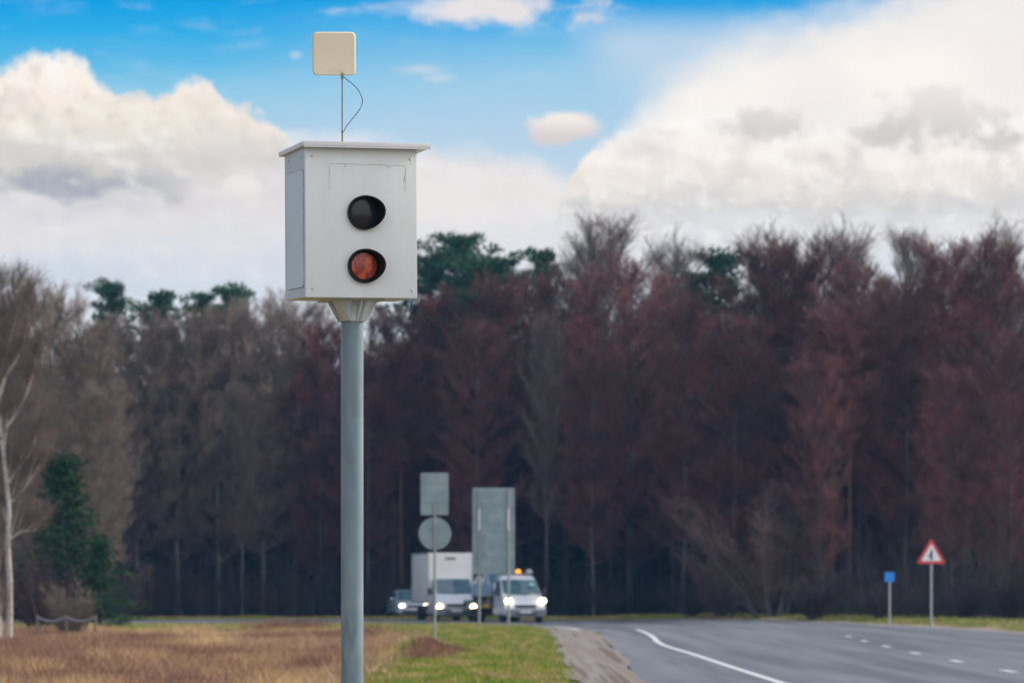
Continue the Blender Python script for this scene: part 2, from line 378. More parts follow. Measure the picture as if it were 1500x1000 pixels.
# markings
def ribbon(P, w, dz):
    P = np.asarray(P); T = np.gradient(P, axis=0); T /= np.linalg.norm(T, axis=1)[:, None]; Nn = np.stack([-T[:, 1], T[:, 0]], 1)
    A = P+Nn*w/2; B = P-Nn*w/2; n = len(P); Q = np.stack([A, B], 1).reshape(-1, 2)
    i = np.arange(n-1)*2
    return np.column_stack([Q, gbase(Q[:, 0], Q[:, 1])+dz]), np.stack([i, i+1, i+3, i+2], 1)
def rs(P, step):
    P = np.asarray(P, float); d = np.r_[0, np.cumsum(np.linalg.norm(np.diff(P, axis=0), axis=1))]; t = np.arange(0, d[-1], step)
    return np.stack([np.interp(t, d, P[:, 0]), np.interp(t, d, P[:, 1])], 1)
solid = rs(spline([(4.6, 20), (4.58, 65), (4.35, 90), (4.1, 105), (4.35, 120), (4.42, 136)], 8), .5)
edgeL = rs(spline([(2.35, 136), (1.9, 146), (.3, 157), (-3.5, 166.5), (-10, 172.3), (-22, 175.3), (-60, 178.3)], 8), .5)
edgeR = rs(spline([(17.1, 20), (17.1, 112), (16.8, 130), (15.5, 147.5), (12.8, 165)], 8), .5)
lines = [ribbon(solid, .17, .02), ribbon(edgeL, .26, .02), ribbon(edgeR, .15, .02)]
mid = rs([(9.95, 20), (9.6, 75), (9.6, 92), (9.85, 105), (10.5, 124)], .25)
dd = np.arange(len(mid))*.25
for k0 in range(0, 14):
    s = 1.6+k0*8.6
    q = mid[(dd >= s) & (dd <= s+2.3)]
    if len(q) > 2 and k0 < 12: lines.append(ribbon(q, .17, .02))
ctr = rs(lane(.45)[lane(.45)[:, 1] > 150][:, :2], .25); dd = np.arange(len(ctr))*.25
for k0 in range(1, 9):
    q = ctr[(dd >= k0*9) & (dd <= k0*9+3)]
    if len(q) > 2: lines.append(ribbon(q, .16, .02))
vs = []; fs = []; b0 = 0
for a, f in lines: vs.append(a); fs.append(f+b0); b0 += len(a)
tag(np_mesh('road_markings', np.vstack(vs), np.vstack(fs), m_line), 'white painted edge line and dashes on the road', None, None, 'structure')

# ------------------------------------------------------------------ speed camera
D0 = 20.4
m_pole = mat('pole_paint', (.145, .205, .25), (.20, .255, .29), rough=.45, scale=7, stretch=(1.6, 1.6, .5), bump=.04, lo=.40, hi=.72, c3=(.13, .18, .205), s3=9, detail=8)
m_cab = mat('cabinet_paint', (.70, .72, .725), (.64, .66, .655), rough=.42, scale=5, stretch=(4, 4, .35), bump=.008, lo=.5, hi=.85, c3=(.67, .685, .675), s3=1.1, spec=.5, detail=6)
m_cabside_shade = mat('cabinet_side_shade', (.46, .50, .56), (.50, .54, .60), rough=.4, scale=3)  # cabinet paint made darker and bluer to paint in the left side's shade
m_roof = mat('roof_sheet', (.66, .65, .66), (.72, .71, .72), rough=.4, scale=6)
m_collar = mat('collar_paint', (.50, .53, .56), (.58, .61, .64), rough=.5, scale=14, c3=(.45, .44, .43), s3=7)
m_black = mat('black_plastic', (.006, .006, .007), (.010, .010, .011), rough=.55, scale=20, bump=.05, spec=.25)
m_groove = mat('seam_gap', (.20, .19, .17), (.52, .52, .49), rough=.9, scale=22, lo=.45, hi=.6)
m_screw = mat('screw_steel', (.50, .50, .48), rough=.5, metal=.2)
m_lens = mat('dark_lens', (.008, .012, .026), (.016, .022, .045), rough=.2, scale=18, coat=.0, spec=.35, c3=(.03, .018, .02), s3=22)
m_red = mat('red_lens', (.44, .045, .010), (.62, .11, .025), rough=.35, scale=20, coat=.15, c3=(.24, .02, .01), s3=28)
m_beige = mat('aged_plastic', (.78, .67, .48), (.83, .72, .54), rough=.5, scale=5)
m_steel = mat('weathered_steel', (.14, .115, .10), (.22, .19, .17), rough=.6, metal=.3, scale=40)
m_cable = mat('black_cable', (.02, .02, .025), rough=.5)
spc = thing('speed_camera', 'white box speed camera with two round lenses on a tall grey pole', 'speed camera', (wx(516, D0), D0, 0))
p = MB(); p.tube([(0, 0, -.3), (0, 0, wz(470, D0))], .0595, 40); p.build('pole', m_pole, spc, smooth=True)
ZB = wz(433, D0-.28); ZT = wz(214, D0-.28); HH = ZT-ZB
RZ = R(17.0)
W2 = .607/2; DP = .445
CX = -.006
hrot = Matrix.Translation((CX, 0, 0)) @ Matrix.Rotation(RZ, 4, 'Z')
# collar: sleeve, top flange and fins
zc0 = wz(470, D0-.06); zc1 = ZB-.002
p = MB(); n = 8
def sq(r, z, n=24, k=.0): return [(r*math.cos(2*math.pi*j/n), r*math.sin(2*math.pi*j/n), z) for j in range(n)]
p.rings([sq(.071, zc0), sq(.071, zc0+.02), sq(.083, zc1-.02), sq(.085, zc1-.008)], True)
p.box((0, 0, zc1-.005), (.30, .26, .009), hrot)
for a in (0, 90, 180, 270):
    mm = Matrix.Translation((0, 0, 0)) @ Matrix.Rotation(RZ+R(a+8), 4, 'Z')
    p.rings([[(.06, -.006, zc0+.0), (.074, -.006, zc0+.0), (.138, -.006, zc1-.010), (.06, -.006, zc1-.010)], [(.06, .006, zc0+.0), (.074, .006, zc0+.0), (.138, .006, zc1-.010), (.06, .006, zc1-.010)]], True, mm)
for a in (45, 135, 225, 315):
    mm = Matrix.Rotation(RZ+R(a), 4, 'Z')
    p.rings([[(.062, -.03, zc0), (.072, -.03, zc0), (.125, -.05, zc1-.010), (.062, -.05, zc1-.010)], [(.062, .03, zc0), (.072, .03, zc0), (.125, .05, zc1-.010), (.062, .05, zc1-.010)]], True, mm)
p.build('mounting_collar', m_collar, spc, smooth=False, bevel=.002)
# housing
h = MB(); h.box((0, 0, HH/2), (2*W2, DP, HH))
hou = h.build('housing', m_cab, spc, bevel=.006); hou.location = (CX, 0, ZB); hou.rotation_euler = (R(1.6), R(-.7), RZ)
FY = -DP/2
r_ = MB(); x0, x1, y0, y1 = -W2-.022, W2+.062, FY-.055, -FY+.05
r_.rings([[(x0, y0, HH+.004), (x1, y0, HH+.004), (x1, y1, HH-.014), (x0, y1, HH-.014)], [(x0, y0, HH+.028), (x1, y0, HH+.028), (x1, y1, HH+.010), (x0, y1, HH+.010)]])
r_.rings([[(x0+.002, y0+.002, HH-.004), (x1-.002, y0+.002, HH-.004), (x1-.002, y0+.006, HH-.004), (x0+.002, y0+.006, HH-.004)], [(x0+.002, y0+.002, HH+.005), (x1-.002, y0+.002, HH+.005), (x1-.002, y0+.006, HH+.005), (x0+.002, y0+.006, HH+.005)]])
r_.build('roof', m_roof, hou, bevel=.0025)
side = MB(); side.box((-W2-.001, 0, HH/2), (.003, DP-.014, HH-.012)); side.build('side_shade_sheet', m_cabside_shade, hou)  # thin sheet carrying the painted shade over the left side
def hx(px): return (px-447)/163*2*W2-W2
def hz(py): return (433-py)/219*HH
# side door with its seam
s_ = MB(); dz0, dz1 = .055, HH-.115
def ybox(c, d): s_.box(c, d)
pl = [(y, z) for y, z in rrect(DP*.80, dz1-dz0, .018, 4, -.018, (dz0+dz1)/2)]
g_ = MB(); g_.rings([[(-W2-.0036, y, z) for y, z in rrect(DP*.80+.008, dz1-dz0+.008, .02, 4, -.018, (dz0+dz1)/2)], [(-W2-.002, y, z) for y, z in rrect(DP*.80+.008, dz1-dz0+.008, .02, 4, -.018, (dz0+dz1)/2)]]); g_.build('door_seam', m_groove, hou)
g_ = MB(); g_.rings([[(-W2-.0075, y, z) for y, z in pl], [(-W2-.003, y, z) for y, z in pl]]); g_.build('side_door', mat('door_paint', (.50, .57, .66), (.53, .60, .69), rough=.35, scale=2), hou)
# front cover seam: thin scratched line, broken at the bottom
def strip(pts, w, name, y=FY-.0012):
    b = MB()
    for (a, c), (e, f) in zip(pts[:-1], pts[1:]):
        d = Vector((e-a, 0, f-c)); L = d.length; nrm = Vector((-d.z, 0, d.x)).normalized()*w/2
        q = [Vector((a, y, c))-nrm, Vector((e, y, f))-nrm, Vector((e, y, f))+nrm, Vector((a, y, c))+nrm]
        b.rings([[tuple(v) for v in q], [tuple(v+Vector((0, .001, 0))) for v in q]])
    return b.build(name, m_groove, hou)
strip([(hx(482), hz(258)), (hx(482), hz(238.5)), (hx(484), hz(237.3)), (hx(505), hz(237.3)), (hx(530), hz(237.7)), (hx(560), hz(238)), (hx(590), hz(238.4)), (hx(593), hz(241)), (hx(593), hz(256)), (hx(592.6), hz(276))], .0017, 'cover_seam')
strip([(hx(481.8), hz(259)), (hx(481.8), hz(275))], .001, 'cover_seam')
strip([(hx(505), hz(237)), (hx(505.3), hz(242))], .003, 'scratch')
strip([(hx(565), hz(240.5)), (hx(572), hz(241))], .002, 'scratch')
strip([(hx(592), hz(252)), (hx(590.5), hz(262))], .002, 'scratch')
strip([(hx(562), hz(276.5)), (hx(573), hz(277))], .0022, 'scratch').data.materials[0] = m_roof
def screw(x, z, face='f'):
    b = MB(); pr = [(0.0, .0075), (.0025, .0075), (.0045, .005), (.005, .0)]
    if face == 'f': b.rings([[(x+r*math.cos(a*math.pi/8), FY-q, z+r*math.sin(a*math.pi/8)) for a in range(16)] for q, r in pr[:3]])
    else: b.rings([[(-W2-.002-q, x+r*math.cos(a*math.pi/8), z+r*math.sin(a*math.pi/8)) for a in range(16)] for q, r in pr[:3]])
    b.build('screw', m_screw, hou, smooth=True)
for x, y in ((457, 227), (600, 229), (457, 420), (602, 422)): screw(hx(x), hz(y))
for yy in (-.15, .12):
    screw(yy, HH-.045, 's'); screw(yy, .028, 's')
# hoods and lenses
for zc, lm, lab in ((hz(308.5), m_lens, 'dark glass upper lens'), (hz(386.5), m_red, 'orange-red lower lens')):
    xc = hx(532); ro = .090; ri = .083; n = 64; rings = []
    def L(a, k=1.0):
        c = max(0, math.cos(a-R(5))); return (.024+.088*c**1.9+.012*max(0, math.sin(a)))*k
    A = [2*math.pi*j/n for j in range(n)]
    def rr(r, fl=0, yy=None, sq_=0): return [(xc+r*math.cos(a), (FY-L(a)) if yy is None else yy, zc+r*math.sin(a)) for a in A]
    b = MB(); b.rings([rr(ro, yy=FY+.002), rr(ro), rr(ri), rr(ri, yy=FY-.004), rr(.069, yy=FY-.006), rr(.069, yy=FY-.001)], False)
    hd = b.build('lens_hood', m_black, hou, smooth=True)
    b = MB(); b.rings([[(xc+r*math.cos(a), FY-yy, zc+r*math.sin(a)) for a in A] for r, yy in ((.0685, .002), (.0685, .005), (.06, .0062), (.05, .0076), (.038, .0088), (.025, .0097), (.012, .0102), (.002, .0103))])
    b.build('lens', lm, hou, smooth=True)['label'] = lab
# antenna
DA = D0-.02
ant = MB(); aw = .228
ant.rings([[(x, y, z) for x, z in rrect(aw-2*i, aw-2*i, .024-min(i, .01), 6)] for y, i in ((-.018, .006), (-.014, .001), (-.010, 0), (.010, 0), (.016, .002), (.018, .008))])
an = ant.build('antenna', m_beige, spc, smooth=True)
an.location = (wx(489, DA)-spc.location.x, 0, wz(78, DA)); an.rotation_euler = (R(9), R(-1.2), R(9))
b = MB(); q = [(-.045+.09*t, -.0187, -.098+.012*math.sin(math.pi*t)) for t in np.linspace(0, 1, 12)]; b.tube(q, .0007, 5); b.build('moulded_line', mat('dark_beige', (.5, .4, .28), rough=.6), an)
b = MB(); b.tube([(0, -.0175, .0), (0, -.0185, 0)], .003, 10); b.build('rivet', m_beige, an)
mx = wx(501, DA)-spc.location.x
ib = an.matrix_basis.inverted()
b = MB(); b.tube([ib @ Vector((mx, .0, ZT+.005)), ib @ Vector((mx, 0, wz(160, DA))), ib @ Vector((mx, .004, wz(106, DA)))], .0036, 10)
b.tube([ib @ Vector((mx, .0, wz(115, DA))), ib @ Vector((mx, 0, wz(110, DA)))], .007, 10)
b.tube([ib @ Vector((mx, .0, wz(193, DA))), ib @ Vector((mx, 0, wz(191.5, DA)))], .0065, 10); b.build('mast', m_steel, an, smooth=True)
cp = [(503, 112), (509, 117), (518, 124), (525, 132), (529.5, 141), (530.5, 146), (529, 154), (524, 163), (516, 173), (508, 183), (504, 190), (501.8, 195), (501.5, 207)]
b = MB(); pts = spline(cp, 5); b.tube([ib @ Vector((wx(u, DA)-spc.location.x, -.006+.02*math.sin(i/len(pts)*3.1), wz(v, DA))) for i, (u, v) in enumerate(pts)], .0021, 8); b.build('cable', m_cable, an, smooth=True)

# ------------------------------------------------------------------ roadside signs
m_galv = mat('galvanised', (.30, .33, .34), (.38, .41, .42), rough=.5, metal=.35, scale=9)
m_back = mat('sign_back', (.19, .255, .285), (.235, .305, .335), rough=.55, scale=3, c3=(.27, .33, .355), s3=2)
m_post = mat('sign_post', (.22, .25, .25), (.30, .33, .33), rough=.55, scale=8)
D = 100.0
t = thing('road_sign', 'grey backs of a round and a rectangular sign on one thin post', 'road sign', (wx(637, D), D, G(wx(637, D), D)))
def L_(D, x0, g): return lambda px, py, dy_=0: ((px-750)/F*D-x0, dy_, wz(py, D)-g)
f = L_(D, t.location.x, t.location.z)
b = MB(); b.tube([(0, 0, -.3), (f(637, 738)[0], 0, f(637, 738)[2])], .034, 12); b.build('post', m_post, t, smooth=True)
c = f(636.5, 723); b = MB(); b.prism([(c[0]+x, c[2]+z) for x, z in rrect(.73, 1.10, .04)], .045, .052)
for zz in (-.2, .3): b.box((c[0], .04, c[2]+zz), (.6, .02, .035))
b.box((c[0]-.33, .04, c[2]), (.012, .016, 1.0)); b.box((c[0]+.33, .04, c[2]), (.012, .016, 1.0))
b.build('rectangular_plate', m_back, t)
c = f(637, 781); b = MB(); b.prism([(c[0]+x, c[2]+z) for x, z in circ(.425, 36)], .045, .052); b.box((c[0], .04, c[2]+.16), (.62, .02, .035)); b.box((c[0], .04, c[2]-.16), (.62, .02, .035))
b.build('round_plate', m_back, t)
D = 148.0; g = -.02
t = thing('direction_board', 'tall grey back of a board on two posts in front of the recovery truck', 'road sign', (wx(723, D), D, G(wx(723, D), D)))
f = L_(D, t.location.x, t.location.z)
a_ = f(692, 714); c_ = f(754, 840); b = MB(); b.box(((a_[0]+c_[0])/2, .08, (a_[2]+c_[2])/2), (c_[0]-a_[0], .012, a_[2]-c_[2]))
for k in range(7): b.box(((a_[0]+c_[0])/2, .068, c_[2]+(k+.5)*(a_[2]-c_[2])/7), (c_[0]-a_[0]-.04, .012, .03))
b.build('board', m_back, t)
for px in (702, 745):
    q = f(px, 716); b = MB(); b.tube([(q[0], 0, -.3), (q[0], 0, q[2])], .048, 12); po = b.build('post', m_post, t, smooth=True)
    q1 = f(px, 745); q2 = f(px, 776); b = MB(); b.box((q1[0], -.052, (q1[2]+q2[2])/2), (.07, .02, q1[2]-q2[2])); b.build('bracket', mat('bright_bracket', (.62, .64, .65), rough=.5), po)
D = 149.0
t = thing('warning_sign', 'white triangular warning sign with red border on a thin post', 'road sign', (wx(1364, D), D, G(wx(1364, D), D)))
f = L_(D, t.location.x, t.location.z)
b = MB(); b.tube([(0, 0, -.2), (0, 0, f(0, 792)[2])], .045, 12); b.build('post', m_galv, t, smooth=True)
m_red_s = mat('sign_red', (.62, .04, .05), rough=.4, scale=4, c2=(.66, .06, .06)); m_white_s = mat('sign_white', (.80, .80, .82), rough=.4); m_blk_s = mat('sign_black', (.015, .015, .018), rough=.5)
def tri(s, zc, y0, y1, r=.07):
    R_ = s/math.sqrt(3); P = []
    for k in range(3):
        a = math.pi/2+k*2*math.pi/3; cx_, cz_ = (R_-2*r)*math.cos(a), (R_-2*r)*math.sin(a)
        for j in range(5): aa = a+R(-60+30*j); P.append((cx_+r*math.cos(aa), zc+cz_+r*math.sin(aa)))
    return P
zc = f(0, 812.6)[2]
b = MB(); b.prism(tri(1.16, zc, 0, 0), -.066, -.06); pl_ = b.build('border_plate', m_red_s, t)
b = MB(); b.prism(tri(.78, zc, 0, 0, .03), -.070, -.066); b.build('white_field', m_white_s, pl_)
b = MB(); b.prism([(-.045, zc-.19), (.045, zc-.19), (.045, zc+.12), (.0, zc+.26), (-.045, zc+.12)], -.074, -.070); b.prism([(-.13, zc-.09), (-.045, zc-.02), (-.045, zc+.05), (-.13, zc-.03)], -.074, -.070); b.build('junction_symbol', m_blk_s, pl_)
t = thing('kilometre_marker', 'small square blue plate on a short thin post', 'road sign', (wx(1303, D), D, G(wx(1303, D), D)))
f = L_(D, t.location.x, t.location.z); c = f(1303, 844.5)
b = MB(); b.tube([(0, 0, -.2), (0, 0, c[2]+.1)], .042, 12); b.build('post', m_galv, t, smooth=True)
b = MB(); b.prism([(x, c[2]+z) for x, z in rrect(.38, .38, .04)], -.06, -.05); b.build('blue_plate', mat('sign_blue', (.012, .20, .72), (.015, .24, .78), rough=.4, scale=4), t)

# ------------------------------------------------------------------ vehicles (front at -Y, origin on the road under the front bumper)
m_white = mat('white_paint', (.62, .66, .72), (.66, .70, .76), rough=.3, scale=2, coat=.5)
m_boxw = mat('box_panel', (.74, .73, .72), (.80, .79, .78), rough=.5, scale=1.5)
m_glass = mat('windscreen_glass', (.045, .10, .13), (.09, .16, .20), rough=.08, scale=2.5, coat=.6)
m_dark = mat('dark_trim', (.02, .024, .03), (.035, .038, .045), rough=.6, scale=8)
m_grey = mat('grey_bumper', (.14, .16, .19), (.18, .20, .23), rough=.5, scale=6)
m_tyre = mat('tyre_rubber', (.012, .012, .014), rough=.85); m_rim = mat('rim_metal', (.3, .31, .33), rough=.4, metal=.7)
m_lamp = mat('headlight_on', (1, .85, .6), rough=.3, emis=(1, .78, .45), es=6.0)
m_lampc = mat('headlight_on_cool', (1, .95, .85), rough=.3, emis=(1, .86, .66), es=4.0)
m_lampw = mat('headlight_lens', (.75, .75, .72), rough=.15, coat=.6)
m_plate = mat('licence_plate_white', (.62, .64, .68), rough=.5)
m_amber = mat('beacon_amber', (1, .4, .03), rough=.3, emis=(1, .33, .02), es=1.4)
m_bluepaint = mat('blue_paint', (.42, .50, .58), (.46, .54, .62), rough=.25, scale=2, coat=.7)
m_silver = mat('silver_blue_paint', (.30, .42, .56), (.40, .52, .64), rough=.25, scale=2, coat=.7)
m_bed = mat('bed_steel', (.06, .07, .09), (.10, .11, .13), rough=.6, scale=6)
m_yel = mat('yellow_strap', (.65, .42, .03), rough=.7)
def wheel(parent, x, y, r=.34, w=.22, mt=None):
    s = 1 if x > 0 else -1
    b = MB(); pr = [(-w/2, r*.62), (-w/2, r*.93), (-w/2+.03, r), (w/2-.03, r), (w/2, r*.93), (w/2, r*.62)]
    b.rings([[(x+q, y+rr_*math.cos(2*math.pi*k/24), r+rr_*math.sin(2*math.pi*k/24)) for k in range(24)] for q, rr_ in pr], True)
    wo_ = b.build('wheel', m_tyre, parent, smooth=True)
    b = MB(); xo = x+s*(w/2+.003)
    b.rings([[(q, y+rr_*math.cos(2*math.pi*k/24), r+rr_*math.sin(2*math.pi*k/24)) for k in range(24)] for q, rr_ in ((x, r*.6), (xo, r*.6), (xo-s*.02, r*.5), (xo-s*.03, r*.2), (xo, r*.14))], True)
    b.build('rim', m_rim, wo_, smooth=True)
def loftbody(stations, nx_=None):
    """stations: (y, zbot, ztop, halfwidth bottom, halfwidth top); rounded rings"""
    rs_ = []
    for y, z0, z1, w0, w1 in stations:
        h_ = z1-z0; c = min(.10, h_*.25); rs_.append([(-w0+c, y, z0), (-w0, y, z0+c), (-(w0*.55+w1*.45)-.015, y, z0+h_*.5), (-w1, y, z1-c), (-w1+c*1.3, y, z1), (0, y, z1+.02), (w1-c*1.3, y, z1), (w1, y, z1-c), ((w0*.55+w1*.45)+.015, y, z0+h_*.5), (w0, y, z0+c), (w0-c, y, z0), (0, y, z0)])
    b = MB(); b.rings(rs_); return b
def panel(name, quad, m, parent, th=.015, n=None):
    """thin panel from a 4+ corner outline (3D)"""
    P = [Vector(q) for q in quad]; nn_ = (P[1]-P[0]).cross(P[2]-P[0]).normalized()
    b = MB(); b.rings([[tuple(v) for v in P], [tuple(v+nn_*th) for v in P]]); return b.build(name, m, parent)
def disc(name, x, y, z, rx, rz_, m, parent, th=.04, slant=0):
    b = MB(); b.rings([[(x+k*rx*math.cos(a*math.pi/10), y-q+slant*x*0, z+k*rz_*math.sin(a*math.pi/10)) for a in range(20)] for q, k in ((-.05, 1), (0, 1), (th*.7, .8), (th, .3))]); return b.build(name, m, parent, smooth=True)

def van_cab(t, wid=2.0, roofz=2.2, ws=(1.28, 1.98), hl=.95, lamp=m_lamp, lampr=(.17, .13), blen=2.1, low=.30):
    hw = wid/2
    b = loftbody([(0.0, low+.05, .72, hw*.86, hw*.86), (.05, low, .86, hw*.96, hw*.94), (.18, low, 1.0, hw, hw*.95), (.45, low, 1.15, hw, hw*.95), (.62, low, ws[0]-.02, hw, hw*.95), (.98, low, (ws[0]+ws[1])/2, hw, hw*.91), (1.32, low, ws[1]+.03, hw, hw*.84), (1.5, low, roofz-.04, hw, hw*.82), (1.7, low, roofz, hw, hw*.82), (blen, low, roofz, hw, hw*.82)])
    body = b.build('cab', m_white, t, smooth=True)
    z0, z1 = ws
    # windscreen follows the slope from (.62,z0) to (1.32,z1)
    yb = .62-.045; yt = 1.32-.055
    panel('windscreen', [(-hw*.86, yb+.06, z0+.02), (0, yb-.02, z0), (hw*.86, yb+.06, z0+.02), (hw*.80, yt+.03, z1-.01), (0, yt-.03, z1), (-hw*.80, yt+.03, z1-.01)], m_glass, t, .03)
    for s in (-1, 1):
        x_ = s*(hw*.985+.006)
        q = [(s*hw*.985, .95, z0-.02), (s*hw*.985, 1.95, z0-.02), (s*hw*.865, 1.90, z1-.03), (s*hw*.865, 1.38, z1-.03)]
        if s > 0: q = q[::-1]
        w = panel('side_window', q, m_glass, t, .02)
        b = MB(); b.box((s*(hw+.14), .95, z0+.12), (.16, .10, .30)); b.box((s*(hw+.03), .97, z0+.02), (.14, .04, .04)); b.build('mirror', m_dark, t, bevel=.02)
    # grille, bumper, plate, lights
    b = MB(); b.box((0, -.002, .74), (wid*.50, .04, .15)); b.build('grille', m_dark, t, bevel=.01)
    b = MB(); b.rings([[(x, y, low-.02) for x, y in ((-hw*.97, .25), (-hw*.9, -.03), (-hw*.5, -.09), (hw*.5, -.09), (hw*.9, -.03), (hw*.97, .25))], [(x, y, .62) for x, y in ((-hw*.99, .25), (-hw*.92, -.03), (-hw*.5, -.09), (hw*.5, -.09), (hw*.92, -.03), (hw*.99, .25))]]); bm_ = b.build('bumper', m_grey, t, bevel=.02)
    b = MB(); b.box((0, -.1, .40), (wid*.55, .02, .10)); b.build('air_intake', m_dark, bm_)
    b = MB(); b.box((0, -.115, .50), (.52, .01, .115)); b.build('licence_plate', m_plate, bm_)
    for s in (-1, 1): disc('headlight', s*hw*.80, .0, hl, lampr[0], lampr[1], lamp, t)
    return body

# box truck
D = 183.0; xv = wx(669, D)
tr = thing('box_truck', 'white box truck with both headlights lit', 'truck', (xv, D, float(gbase(xv, D))+.012), R(11))
van_cab(tr, 2.05, 2.1, (1.30, 1.98), .66, m_lamp, (.15, .15))
b = MB(); b.box((0, 1.75+2.3, .84+1.21), (2.22, 4.6, 2.42)); bx_ = b.build('cargo_box', m_boxw, tr, bevel=.03)
b = MB(); b.box((0, 1.742, 2.98), (.5, .012, .09)); b.build('marker_strip', m_dark, bx_)
for s in (-1, 1):
    b = MB(); b.box((s*1.115, 1.75+2.3, 3.22), (.03, 4.62, .06)); b.box((s*1.115, 4.05, .87), (.03, 4.62, .08)); b.box((s*1.09, 1.735, 2.05), (.06, .03, 2.35)); b.build('corner_trim', m_galv, bx_)
b = MB()
for s in (-1, 1): b.box((s*.4, 3.6, .66), (.1, 5.2, .18)); b.box((s*1.0, 3.3, .55), (.04, 1.5, .35))
b.build('chassis', m_dark, tr)
for s in (-1, 1): wheel(tr, s*.86, .85, .35); wheel(tr, s*.86, 4.9, .35, .34)

# recovery truck with loaded car
D = 176.0; xv = wx(770, D)
rec = thing('recovery_truck', 'white flatbed recovery truck with amber roof beacon and headlights lit', 'truck', (xv, D, float(gbase(xv, D))+.012), R(15))
van_cab(rec, 2.0, 2.18, (1.28, 1.95), 1.0, m_lamp, (.18, .13))
b = MB(); b.box((0, 1.72, 2.25), (1.5, .3, .07)); bar = b.build('light_bar', m_grey, rec, bevel=.02)
b = MB(); b.rings([[(.08+r*math.cos(a*math.pi/8), 1.62+r*math.sin(a*math.pi/8), z) for a in range(16)] for z, r in ((2.28, .12), (2.30, .13), (2.38, .12), (2.44, .06))]); b.build('beacon', m_amber, bar, smooth=True)
b = MB(); b.box((.62, 1.72, 2.36), (.3, .26, .18), None, .7, .6); b.build('work_lamp', m_galv, bar, bevel=.02)
b = MB(); b.rings([[(.52+.12*math.cos(a*math.pi/8), .99-.105-.25*0+.12*math.sin(a*math.pi/8)*.62, 1.73+.12*math.sin(a*math.pi/8)*.62) for a in range(16)], [(.52+.12*math.cos(a*math.pi/8), .97-.115+.12*math.sin(a*math.pi/8)*.62, 1.75+.12*math.sin(a*math.pi/8)*.62) for a in range(16)]]); b.build('windscreen_patch', mat('pale_green_patch', (.25, .6, .55), rough=.5), rec)  # pale green oval patch on the windscreen
b = MB(); b.box((0, 2.3+2.4, .88), (2.2, 5.0, .10))
for s in (-1, 1): b.box((s*1.08, 4.7, .92), (.05, 5.0, .16)); b.box((s*.4, 3.9, .70), (.1, 5.6, .2))
b.build('flatbed', m_bed, rec, bevel=.01)
b = MB()
for s in (-1, 1): b.box((s*1.0, 2.3, 1.4), (.07, .07, 1.0)); b.box((s*.5, 2.3, 1.4), (.05, .05, .95))
b.box((0, 2.3, 1.88), (2.05, .07, .07)); b.box((0, 2.3, 1.4), (2.05, .05, .05)); b.build('headboard', m_bed, rec)
b = MB(); b.box((-1.09, 2.9, .76), (.03, 1.0, .14)); b.box((-1.11, 2.55, 1.05), (.02, .05, .5)); b.build('side_marking', m_yel, rec)
for s in (-1, 1): wheel(rec, s*.85, .85, .35); wheel(rec, s*.85, 5.0, .33, .34); wheel(rec, s*.85, 5.75, .33, .34)

def car(name, label, paint, lamp, loc, rz, k=1.0):
    t = thing(name, label, 'car', loc, rz)
    b = loftbody([(0, .30, .60, .70, .66), (.06, .22, .70, .82, .76), (.25, .20, .78, .88, .82), (.6, .20, .86, .90, .84), (1.05, .20, .93, .90, .85), (1.6, .20, .95, .90, .86), (3.4, .20, .98, .90, .85), (4.05, .22, .98, .88, .80), (4.25, .28, .90, .82, .74), (4.3, .36, .8, .74, .7)])
    body = b.build('body', paint, t, smooth=True)
    b = MB(); st_ = [(1.0, .90, .84, .80), (1.35, 1.13, .80, .73), (1.75, 1.37, .79, .65), (2.1, 1.45, .79, .62), (2.9, 1.46, .79, .62), (3.5, 1.38, .78, .62), (4.0, 1.0, .78, .72)]
    b.rings([[(-w0, y, .88), (-w1, y, z-.05), (-w1+.08, y, z), (w1-.08, y, z), (w1, y, z-.05), (w0, y, .88)] for y, z, w0, w1 in st_]); b.build('roof', paint, t, smooth=True)
    panel('windscreen', [(-.74, 1.02, .94), (.74, 1.02, .94), (.60, 1.72, 1.385), (-.60, 1.72, 1.385)], m_glass, t, .03)
    panel('rear_window', [(.66, 3.97, 1.05), (-.66, 3.97, 1.05), (-.56, 3.55, 1.37), (.56, 3.55, 1.37)], m_glass, t, .03)
    for s in (-1, 1):
        q = [(s*.825, 1.35, .98), (s*.825, 3.55, .98), (s*.665, 3.3, 1.33), (s*.665, 1.85, 1.33)]
        if s > 0: q = q[::-1]
        panel('side_window', q, m_glass, t, .02)
        b = MB(); b.box((s*.97, 1.35, 1.0), (.16, .09, .13)); b.build('mirror', paint, t, bevel=.02)
        disc('headlight', s*.64, .02, .64, .15 if lamp is m_lampc else .13, .10, lamp, t)
        wheel(t, s*.78, .82, .32, .2); wheel(t, s*.78, 3.4, .32, .2)
    b = MB(); b.box((0, -.01, .60), (.75, .05, .12)); b.build('grille', m_dark, t, bevel=.01)
    b = MB(); b.box((0, .02, .33), (1.3, .08, .14)); b.build('lower_grille', m_dark, t, bevel=.01)
    b = MB(); b.box((0, -.045, .45), (.52, .01, .11)); b.build('licence_plate', m_plate, t)
    return t
D = 200.0; xv = wx(607, D)
car('car', 'pale blue-grey car with lit headlights half hidden behind the box truck', m_bluepaint, m_lampc, (xv, D, -.19), R(11))
mt = Matrix.Translation(rec.location) @ Matrix.Rotation(R(15), 4, 'Z')
lc_ = mt @ Vector((0, 2.75, .935))
car('car', 'light blue car carried on the flatbed of the recovery truck', m_silver, m_lampw, lc_, R(15))

